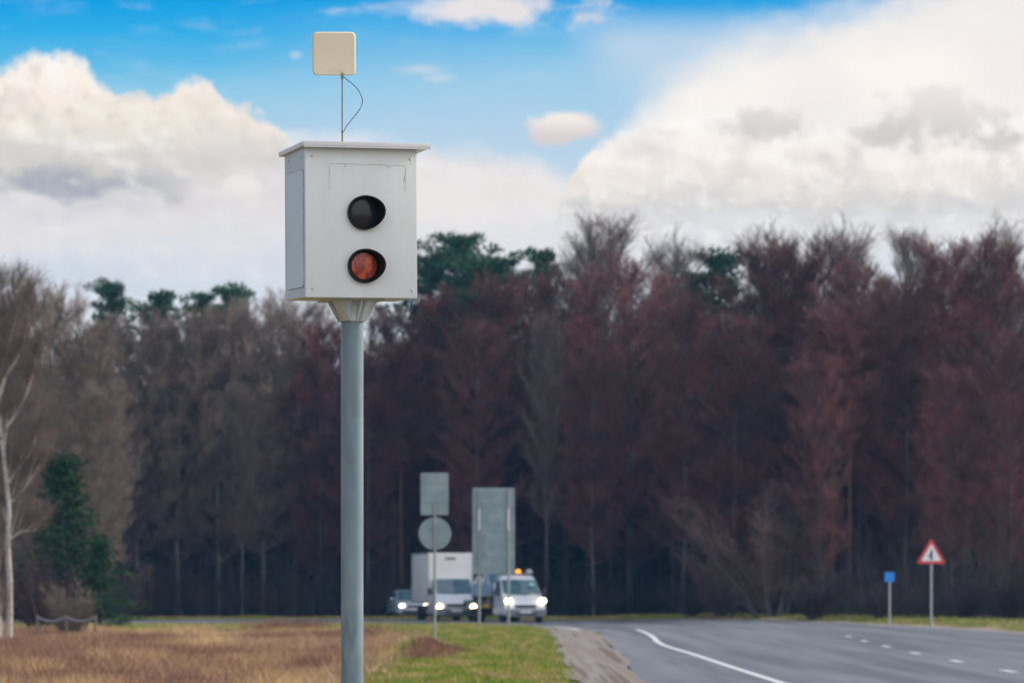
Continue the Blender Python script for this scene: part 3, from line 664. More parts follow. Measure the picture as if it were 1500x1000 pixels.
# ------------------------------------------------------------------ trees
def prisms(P0, P1, r0, r1, n=3):
    """segments -> verts, quads"""
    d = P1-P0; d /= np.maximum(np.linalg.norm(d, axis=1), 1e-6)[:, None]
    ref = np.where(np.abs(d[:, 2:3]) < .9, np.array([[0, 0, 1.]]), np.array([[1., 0, 0]]))
    a = np.cross(d, ref); a /= np.linalg.norm(a, axis=1)[:, None]; b = np.cross(d, a); m = len(P0)
    V_ = np.zeros((m, 2, n, 3))
    for k in range(n):
        o = a*math.cos(2*math.pi*k/n)+b*math.sin(2*math.pi*k/n)
        V_[:, 0, k] = P0+o*r0[:, None]; V_[:, 1, k] = P1+o*r1[:, None]
    base = (np.arange(m)*2*n)[:, None]
    Fq = np.concatenate([np.concatenate([base+k, base+(k+1) % n, base+n+(k+1) % n, base+n+k], 1) for k in range(n)], 0)
    return V_.reshape(-1, 3), Fq
def chain(P, r):
    """polyline -> segments"""
    P = np.array(P); return P[:-1], P[1:], np.array(r[:-1]), np.array(r[1:])
def cat(segs): return [np.concatenate([s[i] for s in segs]) for i in range(4)]
def unit(v): return v/np.maximum(np.linalg.norm(v, axis=-1), 1e-6)[..., None]
def children(g, P0, P1, R_, k, l0, l1, up, spread, t0=.2, rad=.6):
    """k straight child branches per parent segment"""
    m = len(P0); i = np.repeat(np.arange(m), k); t_ = g.uniform(t0, 1, m*k)
    b = P0[i]+(P1[i]-P0[i])*t_[:, None]; d = unit(P1[i]-P0[i]); Lp = np.linalg.norm(P1[i]-P0[i], axis=1)
    r = unit(g.normal(size=(m*k, 3))); d2 = unit(d*(1-spread)+r*spread+np.array([0, 0, up]))
    L = g.uniform(l0, l1, m*k)*(1.1-.5*t_)
    return b, b+d2*L[:, None], R_[i]*rad, R_[i]*rad*.45
def bare_tree(seed, H=20., crown0=.3, width=3.6, shape='round', limbs=46, upl=.55, tw=(7, 4), trad=.2, twr=.010, lean=.3, fork=0, droop=0.0, low_n=26):
    g = np.random.default_rng(seed); segs_t = []; 
    n = 12; z = np.linspace(0, H*.97, n); wx_ = np.cumsum(g.normal(0, lean*.12, n)); wy_ = np.cumsum(g.normal(0, lean*.12, n)); wx_ -= wx_[0]; wy_ -= wy_[0]
    T = np.stack([wx_, wy_, z], 1); rt = trad*(1-z/(H*1.02))**.8+.012; segs_t.append(chain(T, rt))
    tr_at = lambda q: np.array([np.interp(q, z, T[:, 0]), np.interp(q, z, T[:, 1]), q])
    S0 = []; 
    for k in range(limbs):
        q = H*(crown0+(0.96-crown0)*(k+g.uniform(0, 1))/limbs); u = (q/H-crown0)/(1-crown0)
        if shape == 'round': env = width*(.62+.38*math.sin(u/.38*math.pi/2) if u < .38 else math.sqrt(max(0, 1-((u-.38)/.66)**2)))
        elif shape == 'cone': env = width*(1-u)**.7
        else: env = width*(.55+.45*math.sin(u*math.pi))
        env = max(env, .7); az = k*2.399+g.uniform(-.5, .5); upk = upl*(0.6+.9*u)+g.uniform(-.1, .1)
        d = np.array([math.cos(az), math.sin(az), upk]); d /= np.linalg.norm(d); L = env*g.uniform(.75, 1.15)/max(.35, math.hypot(d[0], d[1]))*.9
        L = min(L, env*1.7, max(.5, (H*(1.0 if shape == 'round' else 1.03)-q+.25)/max(d[2]+.22, .25))); p = tr_at(q); P = [p]
        for j in range(4):
            d = d+np.array([g.normal(0, .12), g.normal(0, .12), .10-droop*j*.14]); d /= np.linalg.norm(d); p = p+d*L/4; P.append(p)
        r0 = .35*np.interp(q, z, rt)+.008; S0.append(chain(P, [r0, r0*.75, r0*.5, r0*.32, .012]))
    limb = cat(S0); segs_t.append(limb)
    a = children(g, limb[0], limb[1], np.full(len(limb[0]), .026), 2, .8, 2.0, .36-droop, .46); segs_t.append(a)
    src = cat([a, limb]); b = children(g, src[0], src[1], np.full(len(src[0]), twr*1.3), tw[0], .5, 1.3, .28-droop*1.5, .46)
    c = children(g, b[0], b[1], np.full(len(b[0]), twr), tw[1], .3, .85, .24-droop*2, .46, .1, 1.)
    low = []                                                  # small dead branches on the lower stem
    for k in range(low_n):
        q = g.uniform(.12, crown0+.05)*H; az = g.uniform(0, 6.28); p = tr_at(q); L = g.uniform(.4, 1.6); d = np.array([math.cos(az), math.sin(az), g.uniform(-.1, .5)])
        low.append(chain([p, p+d*L*.5, p+d*L+np.array([0, 0, .1])], [.02, .012, .006]))
    segs_t.append(cat(low)); tw_ = cat([b, c])
    return cat(segs_t), tw_
def leafcloud(g, C, n, size, spread, flat=.5, up=0.2):
    """C centres (m,3); n small triangles around each"""
    m = len(C); i = np.repeat(np.arange(m), n); o = unit(g.normal(size=(m*n, 3)))*g.uniform(.1, 1, (m*n, 1))**.5*spread; o[:, 2] *= flat
    c = C[i]+o; d = unit(o+g.normal(size=o.shape)*spread*.4+np.array([0, 0, up*spread])); s = unit(np.cross(d, g.normal(size=o.shape)))
    L = g.uniform(.6, 1.2, (m*n, 1))*size; w = L*.22
    V_ = np.stack([c-s*w, c+s*w, c+d*L], 1).reshape(-1, 3); return V_, np.arange(m*n*3).reshape(-1, 3)
def pine_tree(seed, H=19., crown0=.55, width=2.4, trad=.19):
    g = np.random.default_rng(seed); n = 10; z = np.linspace(0, H*.98, n); T = np.stack([np.cumsum(g.normal(0, .07, n)), np.cumsum(g.normal(0, .07, n)), z], 1); T[:, :2] -= T[0, :2]
    rt = trad*(1-z/(H*1.05))+.02; S = [chain(T, rt)]; C = []
    for k in range(44):
        q = H*(crown0+(1.0-crown0)*(k+.5)/44); u = (k+.5)/44; az = k*2.399+g.uniform(-.4, .4); L = width*(.22+1.0*math.sin(min(1, .3+u*.7)*math.pi))*g.uniform(.3, 1.3)
        p = np.array([np.interp(q, z, T[:, 0]), np.interp(q, z, T[:, 1]), min(q, H*.98)]); d = np.array([math.cos(az), math.sin(az), .15+.5*u]); P = [p]
        for j in range(3): p = p+d*L/3; d = d+np.array([0, 0, .14]); P.append(p)
        S.append(chain(P, [.05, .04, .025, .012]))
        for t_ in (.5, .75, 1.0):
            for _ in range(2): C.append(P[0]+(P[-1]-P[0])*t_+g.normal(0, .22, 3)*np.array([1, 1, .6])*(1 if t_ > .6 else .7))
    for k in range(12):
        q = g.uniform(.25, crown0)*H; az = g.uniform(0, 6.28); p = np.array([np.interp(q, z, T[:, 0]), np.interp(q, z, T[:, 1]), q]); S.append(chain([p, p+np.array([math.cos(az), math.sin(az), .1])*g.uniform(.4, 1.2)], [.02, .008]))
    C.append(T[-1]+np.array([0, 0, .1])); C.append(T[-1]+np.array([0, 0, -.4]))
    return cat(S), leafcloud(g, np.array(C), 42, .24, .42, .6, .7)
def spruce_tree(seed, H=7., width=2.7):
    g = np.random.default_rng(seed); S = [chain([(0, 0, 0), (0.05, 0, H*.5), (0, 0, H)], [.12, .07, .01])]; C = []
    for k in range(64):
        u = (k+.5)/64; q = H*(.08+.9*u); az = k*2.399; L = width*(1-u)**.9*g.uniform(.35, 1.25)*(1.0 if k % 7 else .4)+.1; d = np.array([math.cos(az), math.sin(az), -.05+.3*u]); p = np.array([0, 0, q]); S.append(chain([p, p+d*L*.6, p+d*L], [.03, .02, .008]))
        for t_ in np.arange(.25, 1.01, .2): C.append(p+d*L*t_+g.normal(0, .10, 3)+np.array([0, 0, -.18*t_]))
    return cat(S), leafcloud(g, np.array(C), 44, .17, .38, .4, -.3)
def shrub(seed, H=3.0, width=1.8, stems=16, twr=.008):
    g = np.random.default_rng(seed); S = []
    for k in range(stems):
        az = g.uniform(0, 6.28); p = np.array([math.cos(az), math.sin(az), 0])*g.uniform(0, .35); d = np.array([math.cos(az)*g.uniform(.1, .75), math.sin(az)*g.uniform(.1, .75), 1.]); L = H*g.uniform(.6, 1.0); P = [p]
        for j in range(4): p = p+d/np.linalg.norm(d)*L/4; d = d+g.normal(0, .12, 3); P.append(p)
        S.append(chain(P, [.03, .024, .018, .012, .006]))
    s = cat(S); sc_ = H/3.
    b = children(g, s[0], s[1], np.full(len(s[0]), twr*1.4), 7, .4*sc_, 1.0*sc_, .3, .5); c = children(g, b[0], b[1], np.full(len(b[0]), twr), 6, .2*sc_, .5*sc_, .2, .6, .1, 1.)
    return s, cat([b, c])

def barkmat(name, a, b, **k): return mat(name, a, b, rough=.9, scale=5, stretch=(3, 3, .5), rand=.18, spec=.2, **k)
m_bark_d = barkmat('dark_bark', (.07, .075, .082), (.14, .132, .13))
m_bark_g = barkmat('grey_bark', (.12, .11, .10), (.20, .18, .16))
m_bark_b = mat('birch_bark', (.46, .42, .38), (.09, .08, .075), rough=.8, scale=5, stretch=(2, 2, 5), lo=.56, hi=.66, spec=.2)
m_bark_f = barkmat('dull_birch_bark', (.20, .18, .17), (.10, .09, .09))
m_bark_p = barkmat('pine_bark', (.16, .075, .05), (.09, .055, .045))
m_tw_red = mat('red_twigs', (.205, .066, .060), (.125, .074, .066), rough=.9, scale=.16, c3=(.11, .050, .052), s3=.4, rand=.30, spec=.15)
m_tw_brown = mat('brown_twigs', (.26, .185, .15), (.17, .145, .12), rough=.9, scale=.8, rand=.22, spec=.15)
m_tw_birch = mat('birch_twigs', (.20, .15, .125), (.15, .115, .10), rough=.9, scale=.8, rand=.15, spec=.15)
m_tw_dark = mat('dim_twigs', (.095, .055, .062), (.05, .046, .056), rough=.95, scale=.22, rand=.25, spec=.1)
m_tw_tan = mat('tan_twigs', (.16, .10, .085), (.12, .075, .07), rough=.9, scale=.8, rand=.15, spec=.15)
m_needle = mat('pine_needles', (.022, .075, .040), (.05, .125, .06), rough=.8, scale=1.4, rand=.2, spec=.2)
m_spruce = mat('spruce_needles', (.014, .045, .016), (.028, .075, .020), rough=.8, scale=1.6, spec=.2)
PROTO = {}
def proto(key, kind, trunkdata, crowndata, mt_, mc_, H, tri_=False):
    if tri_:
        V_, F_ = crowndata
    else:
        V_, F_ = prisms(*crowndata)
    Vt, Ft = prisms(*trunkdata, n=5)
    H = float(np.percentile(V_[:, 2], 99.6))
    PROTO[key] = dict(kind=kind, T=(Vt, Ft), C=(V_, F_), mt=mt_, mc=mc_, H=H, objs=None, raw=(trunkdata, crowndata))
for i, s in enumerate((11, 12, 13, 14)): a, c = bare_tree(s, 20, .13+.07*(i % 2), 3.7+.3*(i % 3), 'round', 52, .46, (6, 4), .17, .0115); proto('alder%d' % i, 'alder_tree', a, c, m_bark_d, m_tw_red, 20)
for i, s in enumerate((21, 22, 23)): a, c = bare_tree(s, 18, .18, 3.6, 'oval', 46, .8, (6, 4), .16, .0115); proto('grey%d' % i, 'bare_tree', a, c, m_bark_g, m_tw_brown, 18)
for i, s in enumerate((31, 32, 33)): a, c = bare_tree(s, 20, .30, 2.5, 'oval', 36, 1.2, (6, 4), .11, .008, .5, 0, 0, 6); proto('birch%d' % i, 'birch_tree', a, c, m_bark_f, m_tw_birch, 20)
for i, s in enumerate((41, 42)): a, c = bare_tree(s, 19, .1, 3.4, 'oval', 50, .6, (6, 4), .16, .012); proto('dim%d' % i, 'bare_tree', a, c, m_bark_d, m_tw_dark, 19)
for i, s in enumerate((51, 52, 53)): a, c = pine_tree(s); proto('pine%d' % i, 'pine_tree', a, c, m_bark_p, m_needle, 19, True)
a, c = bare_tree(81, 20, .52, 2.6, 'round', 36, .6, (7, 5), .17, .011, .3, 0, 0, 6); proto('stemtree', 'bare_tree', a, c, m_bark_p, m_tw_red, 20)
a, c = spruce_tree(61); proto('spruce0', 'spruce_tree', a, c, m_bark_d, m_spruce, 7, True)
for i, s in enumerate((71, 72, 73)): a, c = shrub(s, 3.0, 1.6, 18); proto('shrub%d' % i, 'shrub', a, c, m_bark_d, (m_tw_dark, m_tw_tan, m_tw_brown)[i], 3.0)

def place(key, x, y, H, label, group, rz=None, wide=1.0, sink=.05):
    P = PROTO[key]; k = H/P['H']
    t = thing(P['kind'], label, {'alder_tree': 'alder', 'birch_tree': 'birch', 'pine_tree': 'pine', 'spruce_tree': 'spruce', 'shrub': 'shrub', 'bare_tree': 'tree'}[P['kind']], (x, y, G(x, y)-sink), rz if rz is not None else random.uniform(0, 6.28), group)
    t.scale = (k*wide, k*wide, k)
    if P['objs'] is None:
        a = np_mesh('trunk', *P['T'], P['mt'], t, smooth=True); c = np_mesh('crown', *P['C'], P['mc'], t); P['objs'] = (a, c)
    else:
        for o in P['objs']:
            c = o.copy(); COL.objects.link(c); c.parent = t
    return t
def tree_px(key, px, top, D, label, group, wide=1.0, rz=None):
    x = wx(px, D); g0 = G(x, D); return place(key, x, D, wz(top, D)-g0+.05, label, group, rz, wide)
GA = 'red-crowned alders along the forest edge'; GG = 'grey-brown bare trees on the left side of the forest'; GB = 'pale birches in the forest'; GP = 'green pines showing above the forest'; GS = 'bare shrubs at the foot of the forest'
# alders, left to right
for key, px, top, D, lab, w in (
    ('alder0', 470, 468, 211, 'red-brown alder directly left of the camera pole, crown top below the housing', 1.0),
    ('alder1', 575, 452, 213, 'red-brown alder directly right of the camera pole just below the housing', 1.0),
    ('alder2', 640, 425, 216, 'red-brown alder with its top just right of the housing bottom, left of the green pines', 1.0),
    ('alder3', 745, 400, 214, 'red-brown alder in front of the green pines, above the tall board', 1.1),
    ('alder0', 700, 470, 206, 'lower red-brown alder rising right above the round sign', 1.0),
    ('alder1', 830, 398, 210, 'red-brown alder left of the wispy pale birch top', 1.0),
    ('alder2', 925, 378, 205, 'dark red domed alder in front of the wispy pale birch top', 1.15),
    ('alder3', 1000, 432, 199, 'red alder left of the single green pine top on the right', 1.0),
    ('alder0', 1075, 460, 186, 'broad lower red alder with its top in the middle of the right forest', 1.25),
    ('alder1', 1125, 352, 203, 'tall wide dark red alder right of the single green pine top', 1.2),
    ('alder3', 1185, 352, 199, 'tall dark red alder left of the thin pale skyline birch', 1.15),
    ('alder2', 1262, 385, 190, 'dark red alder with a lower crown at the dip in the right skyline', 1.0),
    ('alder0', 1385, 350, 188, 'tallest dark red domed alder, above the warning sign', 1.2),
    ('alder1', 1325, 400, 186, 'red alder left of the tallest domed one, above the blue plate', 1.0),
    ('alder2', 1465, 352, 184, 'red alder with a high crown at the right end of the skyline', 1.15),
    ('alder3', 1395, 535, 172, 'low reddish alder in front, over the top of the warning sign', .95),
    ('alder0', 1480, 500, 171, 'low red-brown alder in front at the right end of the forest', 1.0),
    ('alder3', 870, 520, 201, 'low dull red alder in front at the middle of the forest', 1.0),
    ('alder1', 540, 520, 206, 'low dark alder half hidden behind the camera pole', 1.0),
    ('alder2', 1200, 520, 178, 'slim low red-brown alder in front, between the wide bush and the blue plate', .8)):
    tree_px(key, px, top, D, lab, GA, w)
for key, px, top, D, lab, w in (
    ('grey0', 15, 412, 170, 'tall grey-brown bare tree above the birch at the left end', 1.0),
    ('grey1', 75, 420, 176, 'grey-brown bare tree above the young spruce', 1.0),
    ('grey2', 130, 470, 172, 'grey-brown bare tree right behind the young spruce', 1.0),
    ('grey0', 200, 462, 205, 'grey-brown bare tree below the leftmost pine top', 1.1),
    ('grey1', 262, 458, 207, 'grey-brown bare tree below the gap right of the leftmost pine top', 1.1),
    ('grey2', 320, 448, 209, 'grey-brown bare tree just under the third and fourth pine tops from the left', 1.1),
    ('grey0', 385, 440, 211, 'pale grey-brown bare tree left of the housing bottom', 1.1),
    ('grey1', 430, 430, 214, 'pale brown bare tree just under the left corner of the housing', 1.0),
    ('grey1', 150, 560, 166, 'low brown bare tree at the right edge of the left tree group', 1.0),
    ('grey2', 52, 560, 164, 'low brown bare tree between the birch and the young spruce', .8)):
    tree_px(key, px, top, D, lab, GG, w)
for key, px, top, D, lab, w in (
    ('birch0', 893, 318, 219, 'tallest wispy pale birch top standing above the middle of the skyline', 1.25),
    ('birch1', 862, 345, 220, 'wispy pale birch top left of the tallest one', 1.0),
    ('birch2', 985, 348, 214, 'wispy birch top right of the dark red domed alder', 1.1),
    ('birch1', 800, 455, 205, 'birch with a thin pale leaning stem above the recovery truck', .8),
    ('birch2', 1240, 328, 204, 'thin pale birch top between the two wide dark red alders', 1.1),
    ('birch0', 1330, 334, 200, 'sparse upright birch top left of the tallest domed alder', .9),
    ('birch1', 1468, 326, 197, 'birch top behind the last red alder at the right end', 1.0),
    ('birch2', 1130, 335, 212, 'birch twigs sticking up behind the tall wide dark red alder', .9),
    ('birch0', 355, 560, 203, 'birch with a faint pale stem left of the camera pole', .8)):
    tree_px(key, px, top, D, lab, GB, w)
for key, px, top, D, lab, w in (
    ('pine0', 162, 412, 214, 'leftmost pine top, the tallest of the left four', .8),
    ('pine1', 236, 428, 216, 'second pine top from the left', .85),
    ('pine2', 296, 426, 217, 'third pine top from the left, slim', .8),
    ('pine0', 336, 418, 218, 'fourth pine top from the left, nearest the housing on its left side', .8),
    ('pine1', 668, 343, 222, 'tallest dark green pine just right of the housing', 1.1),
    ('pine2', 728, 374, 220, 'broad green pine directly right of the tallest pine', 1.25),
    ('pine0', 694, 378, 219, 'green pine squeezed between the tallest pine and the broad one', 1.1),
    ('pine2', 636, 372, 223, 'green pine partly hidden behind the right edge of the housing', 1.0),
    ('pine1', 795, 366, 224, 'small pointed pine top left of the wispy birch tops', .7),
    ('pine0', 1048, 368, 217, 'single green pine top in the right half of the skyline', 1.0),
    ('pine1', 1018, 400, 218, 'low green pine crown left of the single pine top', .8)):
    tree_px(key, px, top, D, lab, GP, w)
for key, px, top, D, lab, w in (
    ('stemtree', 1218, 450, 181, 'bare tree with an orange-brown stem in the dark gap left of the blue plate', 1.0),
    ('stemtree', 1243, 440, 183, 'second bare tree with an orange-brown stem, right beside the first in the dark gap', 1.0),
    ('stemtree', 588, 500, 207, 'bare tree with a reddish stem just right of the camera pole', 1.0)):
    tree_px(key, px, top, D, lab, 'bare trees with reddish stems', w)
sp_ = tree_px('spruce0', 92, 668, 150, 'young dark green spruce at the left behind the meadow', None, 1.35)
tree_px('spruce0', 146, 790, 148, 'small green spruce beside the right foot of the young spruce', None, 1.3)
for key, px, top, D, lab, w in (
    ('shrub1', 1130, 705, 178, 'tall pinkish brown bush at the forest foot right of the middle', 1.1),
    ('shrub0', 1010, 850, 186, 'low dark bush by the bend in the road', 1.3),
    ('shrub1', 1060, 800, 184, 'tan bush left of the tall pinkish brown bush', 1.2),
    ('shrub0', 1190, 830, 172, 'low dark bush right of the tall pinkish brown bush', 1.3),
    ('shrub0', 1290, 850, 166, 'low dark bush behind the blue plate', 1.3),
    ('shrub0', 1410, 850, 162, 'low dark bush right of the warning sign', 1.3),
    ('shrub0', 60, 800, 146, 'dark bush between the birch stem and the young spruce', 1.2),
    ('shrub2', 105, 850, 132, 'brown bush with its stem base in the meadow below the young spruce', 1.1),
    ('shrub1', 210, 830, 201, 'thin bush with pale stems right of the left tree group', .9),
    ('shrub2', 185, 815, 199, 'thin bush next to the small green spruce', .9),
    ('shrub0', 890, 850, 201, 'dark low bush right of the recovery truck', 1.3),
    ('shrub0', 1475, 830, 160, 'dark bush at the right edge above the verge', 1.2)):
    tree_px(key, px, top, D, lab, GS, w)
# roadside birch at the left edge, with ascending limbs
g = np.random.default_rng(5); Db = 118.0
bt = thing('birch_tree', 'leaning white birch with rising bare limbs at the left edge of the meadow', 'birch', (wx(14, Db), Db, G(wx(14, Db), Db)-.05))
def bp(px, py, dy_=0): return np.array([(px-14)/F*Db, dy_, wz(py, Db)-bt.location.z])
S = []
def bl(pts, r): P = spline(pts, 5) if False else np.array(pts); S.append(chain(P, list(np.linspace(r[0], r[1], len(P)))))
bl([bp(13, 940), bp(14, 900), bp(14, 850), bp(11, 800), bp(13, 750), bp(9, 700), bp(3, 650), bp(-4, 600), bp(-8, 540), bp(-6, 500), bp(-2, 460), bp(0, 440)], (.115, .03))
bl([bp(5, 660), bp(8, 625, .2), bp(25, 598, .4), bp(38, 570, .5), bp(46, 540, .6), bp(48, 515, .6)], (.06, .012))
bl([bp(-4, 590), bp(8, 552, -.2), bp(22, 535, -.4), bp(36, 510, -.5), bp(44, 470, -.5), bp(47, 440, -.5)], (.07, .012))
bl([bp(-6, 560), bp(10, 510, .3), bp(18, 470, .4), bp(20, 420, .5)], (.05, .01))
bl([bp(10, 710), bp(22, 690, .2), bp(40, 668, .3), bp(52, 640, .3)], (.04, .01))
bl([bp(12, 740), bp(26, 725, .2), bp(45, 700, .3), bp(56, 680, .4)], (.035, .01))
bl([bp(13, 790), bp(30, 778, .2), bp(50, 776, .3)], (.03, .01))
bl([bp(12, 770), bp(0, 740, .2), bp(-20, 700, .3)], (.035, .01))
bl([bp(3, 935, -.6), bp(3, 880, -.6), bp(-6, 800, -.6), bp(-16, 700, -.6), bp(-20, 560, -.6)], (.08, .02))
s0 = cat(S); lim = [q[8:] for q in s0]; e_ = children(g, lim[0], lim[1], np.full(len(lim[0]), .017), 4, .4, 1.4, .75, .35, .1, 1.); v_, f_ = prisms(*cat([s0, e_]), n=7); np_mesh('trunk', v_, f_, m_bark_b, bt, smooth=True)
lim = cat([[q[11:] for q in s0], e_]); b_ = children(g, lim[0], lim[1], np.full(len(lim[0]), .008), 8, .3, .9, .4, .4); c_ = children(g, b_[0], b_[1], np.full(len(b_[0]), .005), 7, .3, .8, .1, .5, .1, 1.)
v_, f_ = prisms(*cat([b_, c_])); np_mesh('crown', v_, f_, m_tw_birch, bt)

# the forest behind the edge: many stems and crowns that read as one mass
def merged_forest():
    g = np.random.default_rng(99); TV = []; TF = []; n0 = 0; CV = []; CF = []; c0 = 0; LV = []; LF = []; l0 = 0
    keys = ['dim0', 'dim1', 'alder0', 'grey1']
    prof_px = [-300, 0, 60, 150, 250, 350, 450, 600, 700, 800, 900, 1000, 1050, 1150, 1280, 1400, 1500, 1900]
    prof_top = [440, 440, 470, 480, 480, 480, 470, 450, 430, 420, 420, 425, 430, 390, 400, 385, 380, 370]
    spots = []
    for k in range(118):
        px = g.uniform(-260, 1760); dmin = np.interp(px, [-300, 150, 200, 900, 1000, 1300, 1500, 1800], [190, 190, 208, 212, 204, 186, 180, 175]); D = dmin+g.uniform(4, 42)**1.0
        top = np.interp(px, prof_px, prof_top)+g.uniform(5, 110); spots.append((px, D, top))
    for j, (px, D, top) in enumerate(spots):
        P = PROTO[keys[j % 4]]; td, cd = P['raw']; H = wz(top, D); k = H/P['H']; a = g.uniform(0, 6.28); ca_, sa = math.cos(a), math.sin(a)
        x = wx(px, D); z = G(x, D) if False else -.1
        def xf(Q): return np.stack([x+k*(Q[:, 0]*ca_-Q[:, 1]*sa), D+k*(Q[:, 0]*sa+Q[:, 1]*ca_), z+k*Q[:, 2]], 1)
        V_, F_ = prisms(xf(td[0]), xf(td[1]), td[2]*1.1, td[3]*1.1); TV.append(V_); TF.append(F_+n0); n0 += len(V_)
        sel = g.random(len(cd[0])) < .30
        V_, F_ = prisms(xf(cd[0][sel]), xf(cd[1][sel]), cd[2][sel]*1.9, cd[3][sel]*1.9); CV.append(V_); CF.append(F_+c0); c0 += len(V_)
    return (np.vstack(TV+CV), np.vstack(TF+[f+n0 for f in CF]))
v_, f_ = merged_forest()
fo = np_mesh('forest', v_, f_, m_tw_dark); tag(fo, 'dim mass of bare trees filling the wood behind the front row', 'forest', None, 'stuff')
# dark conifer understorey deep in the wood
def understorey():
    g = np.random.default_rng(123); C = []
    for k in range(330):
        px = g.uniform(-330, 1850); dmin = np.interp(px, [-300, 150, 200, 900, 1000, 1300, 1500, 1800], [200, 205, 226, 228, 222, 204, 196, 190]); D = dmin+g.uniform(0, 22); x = wx(px, D)
        H = g.uniform(7, 13.5); w = g.uniform(1.5, 2.6)
        for j in range(46):
            u = g.random()**1.2; a = g.uniform(0, 6.28); r = w*(1-u)**.7*g.uniform(.4, 1); C.append((x+r*math.cos(a), D+r*math.sin(a), .2+H*u))
    return leafcloud(g, np.array(C), 15, .75, .85, .7, 0)
v_, f_ = understorey()
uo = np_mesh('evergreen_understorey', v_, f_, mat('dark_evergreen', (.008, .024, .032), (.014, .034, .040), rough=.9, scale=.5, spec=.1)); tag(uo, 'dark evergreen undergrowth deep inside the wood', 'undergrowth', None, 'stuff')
# brushwood along the forest foot
def brush():
    g = np.random.default_rng(77); P0 = []; P1 = []
    for k in range(4200):
        px = g.uniform(-260, 1750); dmin = np.interp(px, [-300, 150, 200, 900, 1000, 1100, 1300, 1500, 1800], [178, 180, 200, 203, 199, 184, 168, 158, 150]); D = dmin+abs(g.normal(0, 6)); x = wx(px, D)
        h_ = g.gamma(2.5, .75); P0.append((x, D, -.1)); P1.append((x+g.normal(0, .25)*h_, D+g.normal(0, .2), h_))
    P0 = np.array(P0); P1 = np.array(P1); r = np.full(len(P0), .014)
    c = children(g, P0, P1, r, 9, .3, 1.1, .4, .45, .25, .7)
    return prisms(*cat([(P0, P1, r, r*.5), c]))
v_, f_ = brush(); bo = np_mesh('brushwood', v_, f_, mat('brushwood_twigs', (.060, .048, .046), (.036, .036, .040), rough=.95, scale=.3, spec=.1)); tag(bo, 'tangled brushwood along the foot of the forest', 'brushwood', None, 'stuff')

# ------------------------------------------------------------------ grass
def blades(X_, Y_, h0, h1, w, lean, g, zoff=0.0, hm_=1.0):
    n = len(X_); Z_ = gz(X_, Y_)+zoff; a = g.uniform(0, 6.28, n); h_ = g.uniform(h0, h1, n)*hm_; ww = w*g.uniform(.6, 1.3, n)
    dx, dy_ = np.cos(a)*ww, np.sin(a)*ww; lx, ly = g.normal(0, lean, n)*h_, g.normal(0, lean, n)*h_
    V_ = np.stack([np.stack([X_-dx, Y_-dy_, Z_], 1), np.stack([X_+dx, Y_+dy_, Z_], 1), np.stack([X_+lx, Y_+ly, Z_+h_], 1)], 1).reshape(-1, 3)
    return V_, np.arange(n*3).reshape(-1, 3)
g = np.random.default_rng(3)
n = 430000; Y_ = 58+(178-58)*g.random(n)**.8; X_ = -.19*Y_+g.random(n)*(.19*Y_+2)
ge = green_edge(Y_); clump = np.sin(X_*1.3+Y_*.31)*np.sin(Y_*.47-X_*.4)+g.normal(0, .5, n)
keep = (X_ < ge-.1+g.normal(0, .3, n)) & (Y_ < 163) & (clump > -.7); X_, Y_ = X_[keep], Y_[keep]
hs = .12+.13*sstep(60, 100, Y_)
m_dry = mat('dry_grass_blades', (.66, .47, .235), (.42, .265, .15), rough=.9, scale=.30, stretch=(1, .35, 1), detail=6, lo=.40, hi=.60, island=.30, spec=.15, c3=(.33, .20, .145), s3=.5)
cl = 1+.55*np.sin(X_*.9+Y_*.13+1)*np.sin(Y_*.33-X_*.6)+g.normal(0, .15, len(X_)); v_, f_ = blades(X_, Y_, .12, .34, .009, .75, g, 0, np.clip(cl, .35, 1.7)); tag(np_mesh('dry_grass', v_, f_, m_dry), 'dry tan and brown meadow grass left of the verge', 'grass', None, 'stuff')
n = 260000; Y_ = 55+(165-55)*g.random(n)**.85; X_ = g.uniform(-9, 1.6, n)
keep = (X_ > green_edge(Y_)-.2+g.normal(0, .2, n)) & (X_ < np.interp(Y_, [65, 109, 137, 150], [.95, 1.15, 1.1, .2])+g.normal(0, .12, n)) & (~inside(X_, Y_, ROADPOLY)); X_, Y_ = X_[keep], Y_[keep]
m_green = mat('verge_blades', (.18, .255, .030), (.30, .29, .06), rough=.85, scale=1.0, stretch=(1.5, .30, 1), lo=.4, hi=.62, island=.25, spec=.15, c3=(.42, .33, .13), s3=.75)
v_, f_ = blades(X_, Y_, .03, .11, .011, .5, g); xm = g.normal(-2.75, .22, 5000); ym = g.normal(93, 2.6, 5000); v2, f2 = blades(xm, ym, .12, .34, .012, .4, g); f_ = np.vstack([f_, f2+len(v_)]); v_ = np.vstack([v_, v2]); tag(np_mesh('verge_grass', v_, f_, m_green), 'short green grass on the verge beside the gravel', 'grass', None, 'stuff')
n = 260000; Y_ = g.uniform(110, 215, n); X_ = g.uniform(-45, 32, n)
os_ = inside(X_, Y_, np.vstack([OUs, [[-300, 400], [600, 400], [600, -60]]])); do = poly_dist(X_, Y_, OUs); di = poly_dist(X_, Y_, INs)
inn = (~os_) & (~inside(X_, Y_, ROADPOLY)) & (Y_ > 148) & (di > .2); keep = (os_ & (do > .9+.5*np.sin(Y_*.31)+g.exponential(.3, n)) & (do < 7.5)) | inn
X_, Y_ = X_[keep], Y_[keep]
v_, f_ = blades(X_, Y_, .05, .17, .018, .5, g)
tag(np_mesh('roadside_grass', v_, f_, mat('roadside_blades', (.22, .28, .045), (.46, .37, .15), rough=.85, scale=.35, lo=.42, hi=.6, island=.25, spec=.15)), 'green and straw grass strip between the road and the forest', 'grass', None, 'stuff')
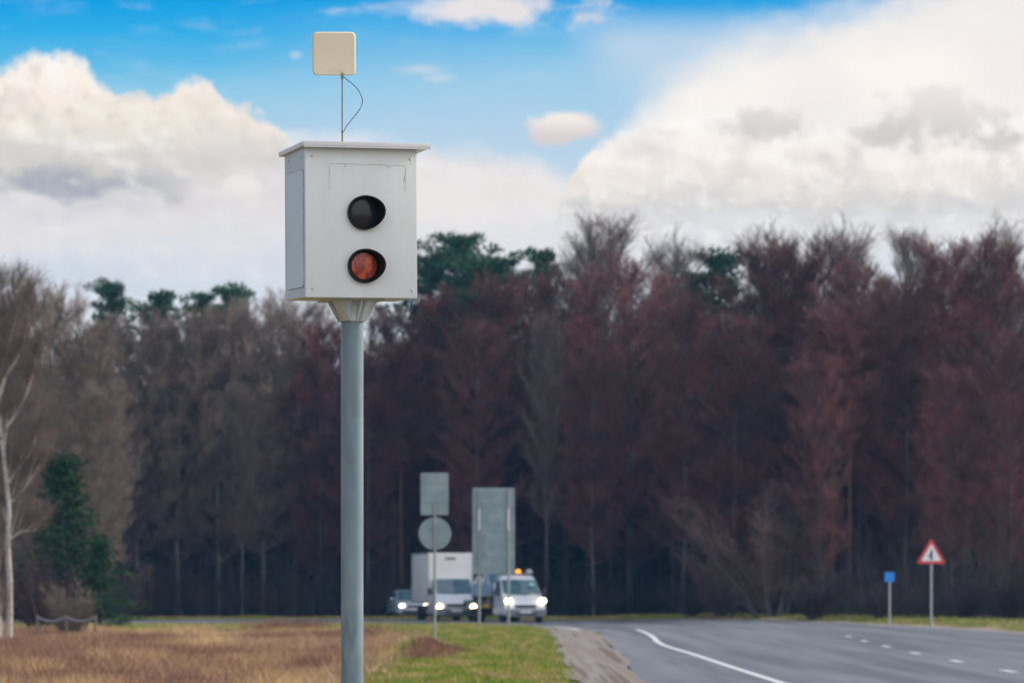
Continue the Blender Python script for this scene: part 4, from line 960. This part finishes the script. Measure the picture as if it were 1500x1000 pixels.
# reddish weeds: heap at the verge edge and clumps along the meadow
def weeds(cx, cy, rx, ry, n, h0, h1):
    X_ = g.normal(cx, rx, n); Y_ = g.normal(cy, ry, n); return blades(X_, Y_, h0, h1, .012, .6, g)
parts = [weeds(-2.25, 89.5, .38, 2.2, 3000, .08, .24), weeds(-1.75, 95, .30, 2.2, 1300, .06, .2)]
for k in range(26): cy_ = g.uniform(66, 150); parts.append(weeds(-g.uniform(.03, .14)*cy_-1.5, cy_, g.uniform(.4, 1.2), g.uniform(1, 3.5), 1300, .2, .5))
v_ = np.vstack([a for a, _ in parts]); tag(np_mesh('dead_weeds', v_, np.arange(len(v_)).reshape(-1, 3), mat('dead_weed_stems', (.30, .15, .105), (.20, .11, .08), rough=.95, scale=.8, island=.3, spec=.1)), 'reddish brown dead weeds in the meadow and at the verge edge', 'weeds', None, 'stuff')
# low sagging white barrier at the left
D = 126.0
bt_ = thing('sagging_barrier', 'two pale sagging spans of a low barrier below the young spruce', 'barrier', (wx(97, D), D, G(wx(97, D), D)))
m_pale = mat('pale_barrier', (.25, .25, .29), (.19, .19, .22), rough=.7, scale=4)
for a_, b_2 in ((55, 96), (98, 140)):
    pts = []
    for t_ in np.linspace(0, 1, 12): px = a_+(b_2-a_)*t_; py = 903+6.5*(1-(2*t_-1)**2); pts.append(((px-97)/F*D, 0, max(.03, wz(py, D)-bt_.location.z)))
    b = MB(); b.tube(pts, .03, 8); b.build('span', m_pale, bt_, smooth=True)
for px in (55, 97, 140): b = MB(); b.tube([((px-97)/F*D, 0, -.1), ((px-97)/F*D, 0, wz(900, D)-bt_.location.z)], .04, 8); b.build('stake', m_bark_g, bt_, smooth=True)

# ------------------------------------------------------------------ air
hm = bpy.data.materials.new('air'); hm.use_nodes = True; hn = hm.node_tree.nodes; hn.clear()
pv = hn.new('ShaderNodeVolumePrincipled'); pv.inputs['Color'].default_value = (.20, .52, 1.0, 1); pv.inputs['Density'].default_value = .00021
ho = hn.new('ShaderNodeOutputMaterial'); hm.node_tree.links.new(pv.outputs[0], ho.inputs['Volume'])
b = MB(); b.box((0, 600, 14), (2440, 1840, 34)); hz_ = b.build('haze', hm); tag(hz_, 'thin bluish air between the road and the forest', 'haze', None, 'stuff')
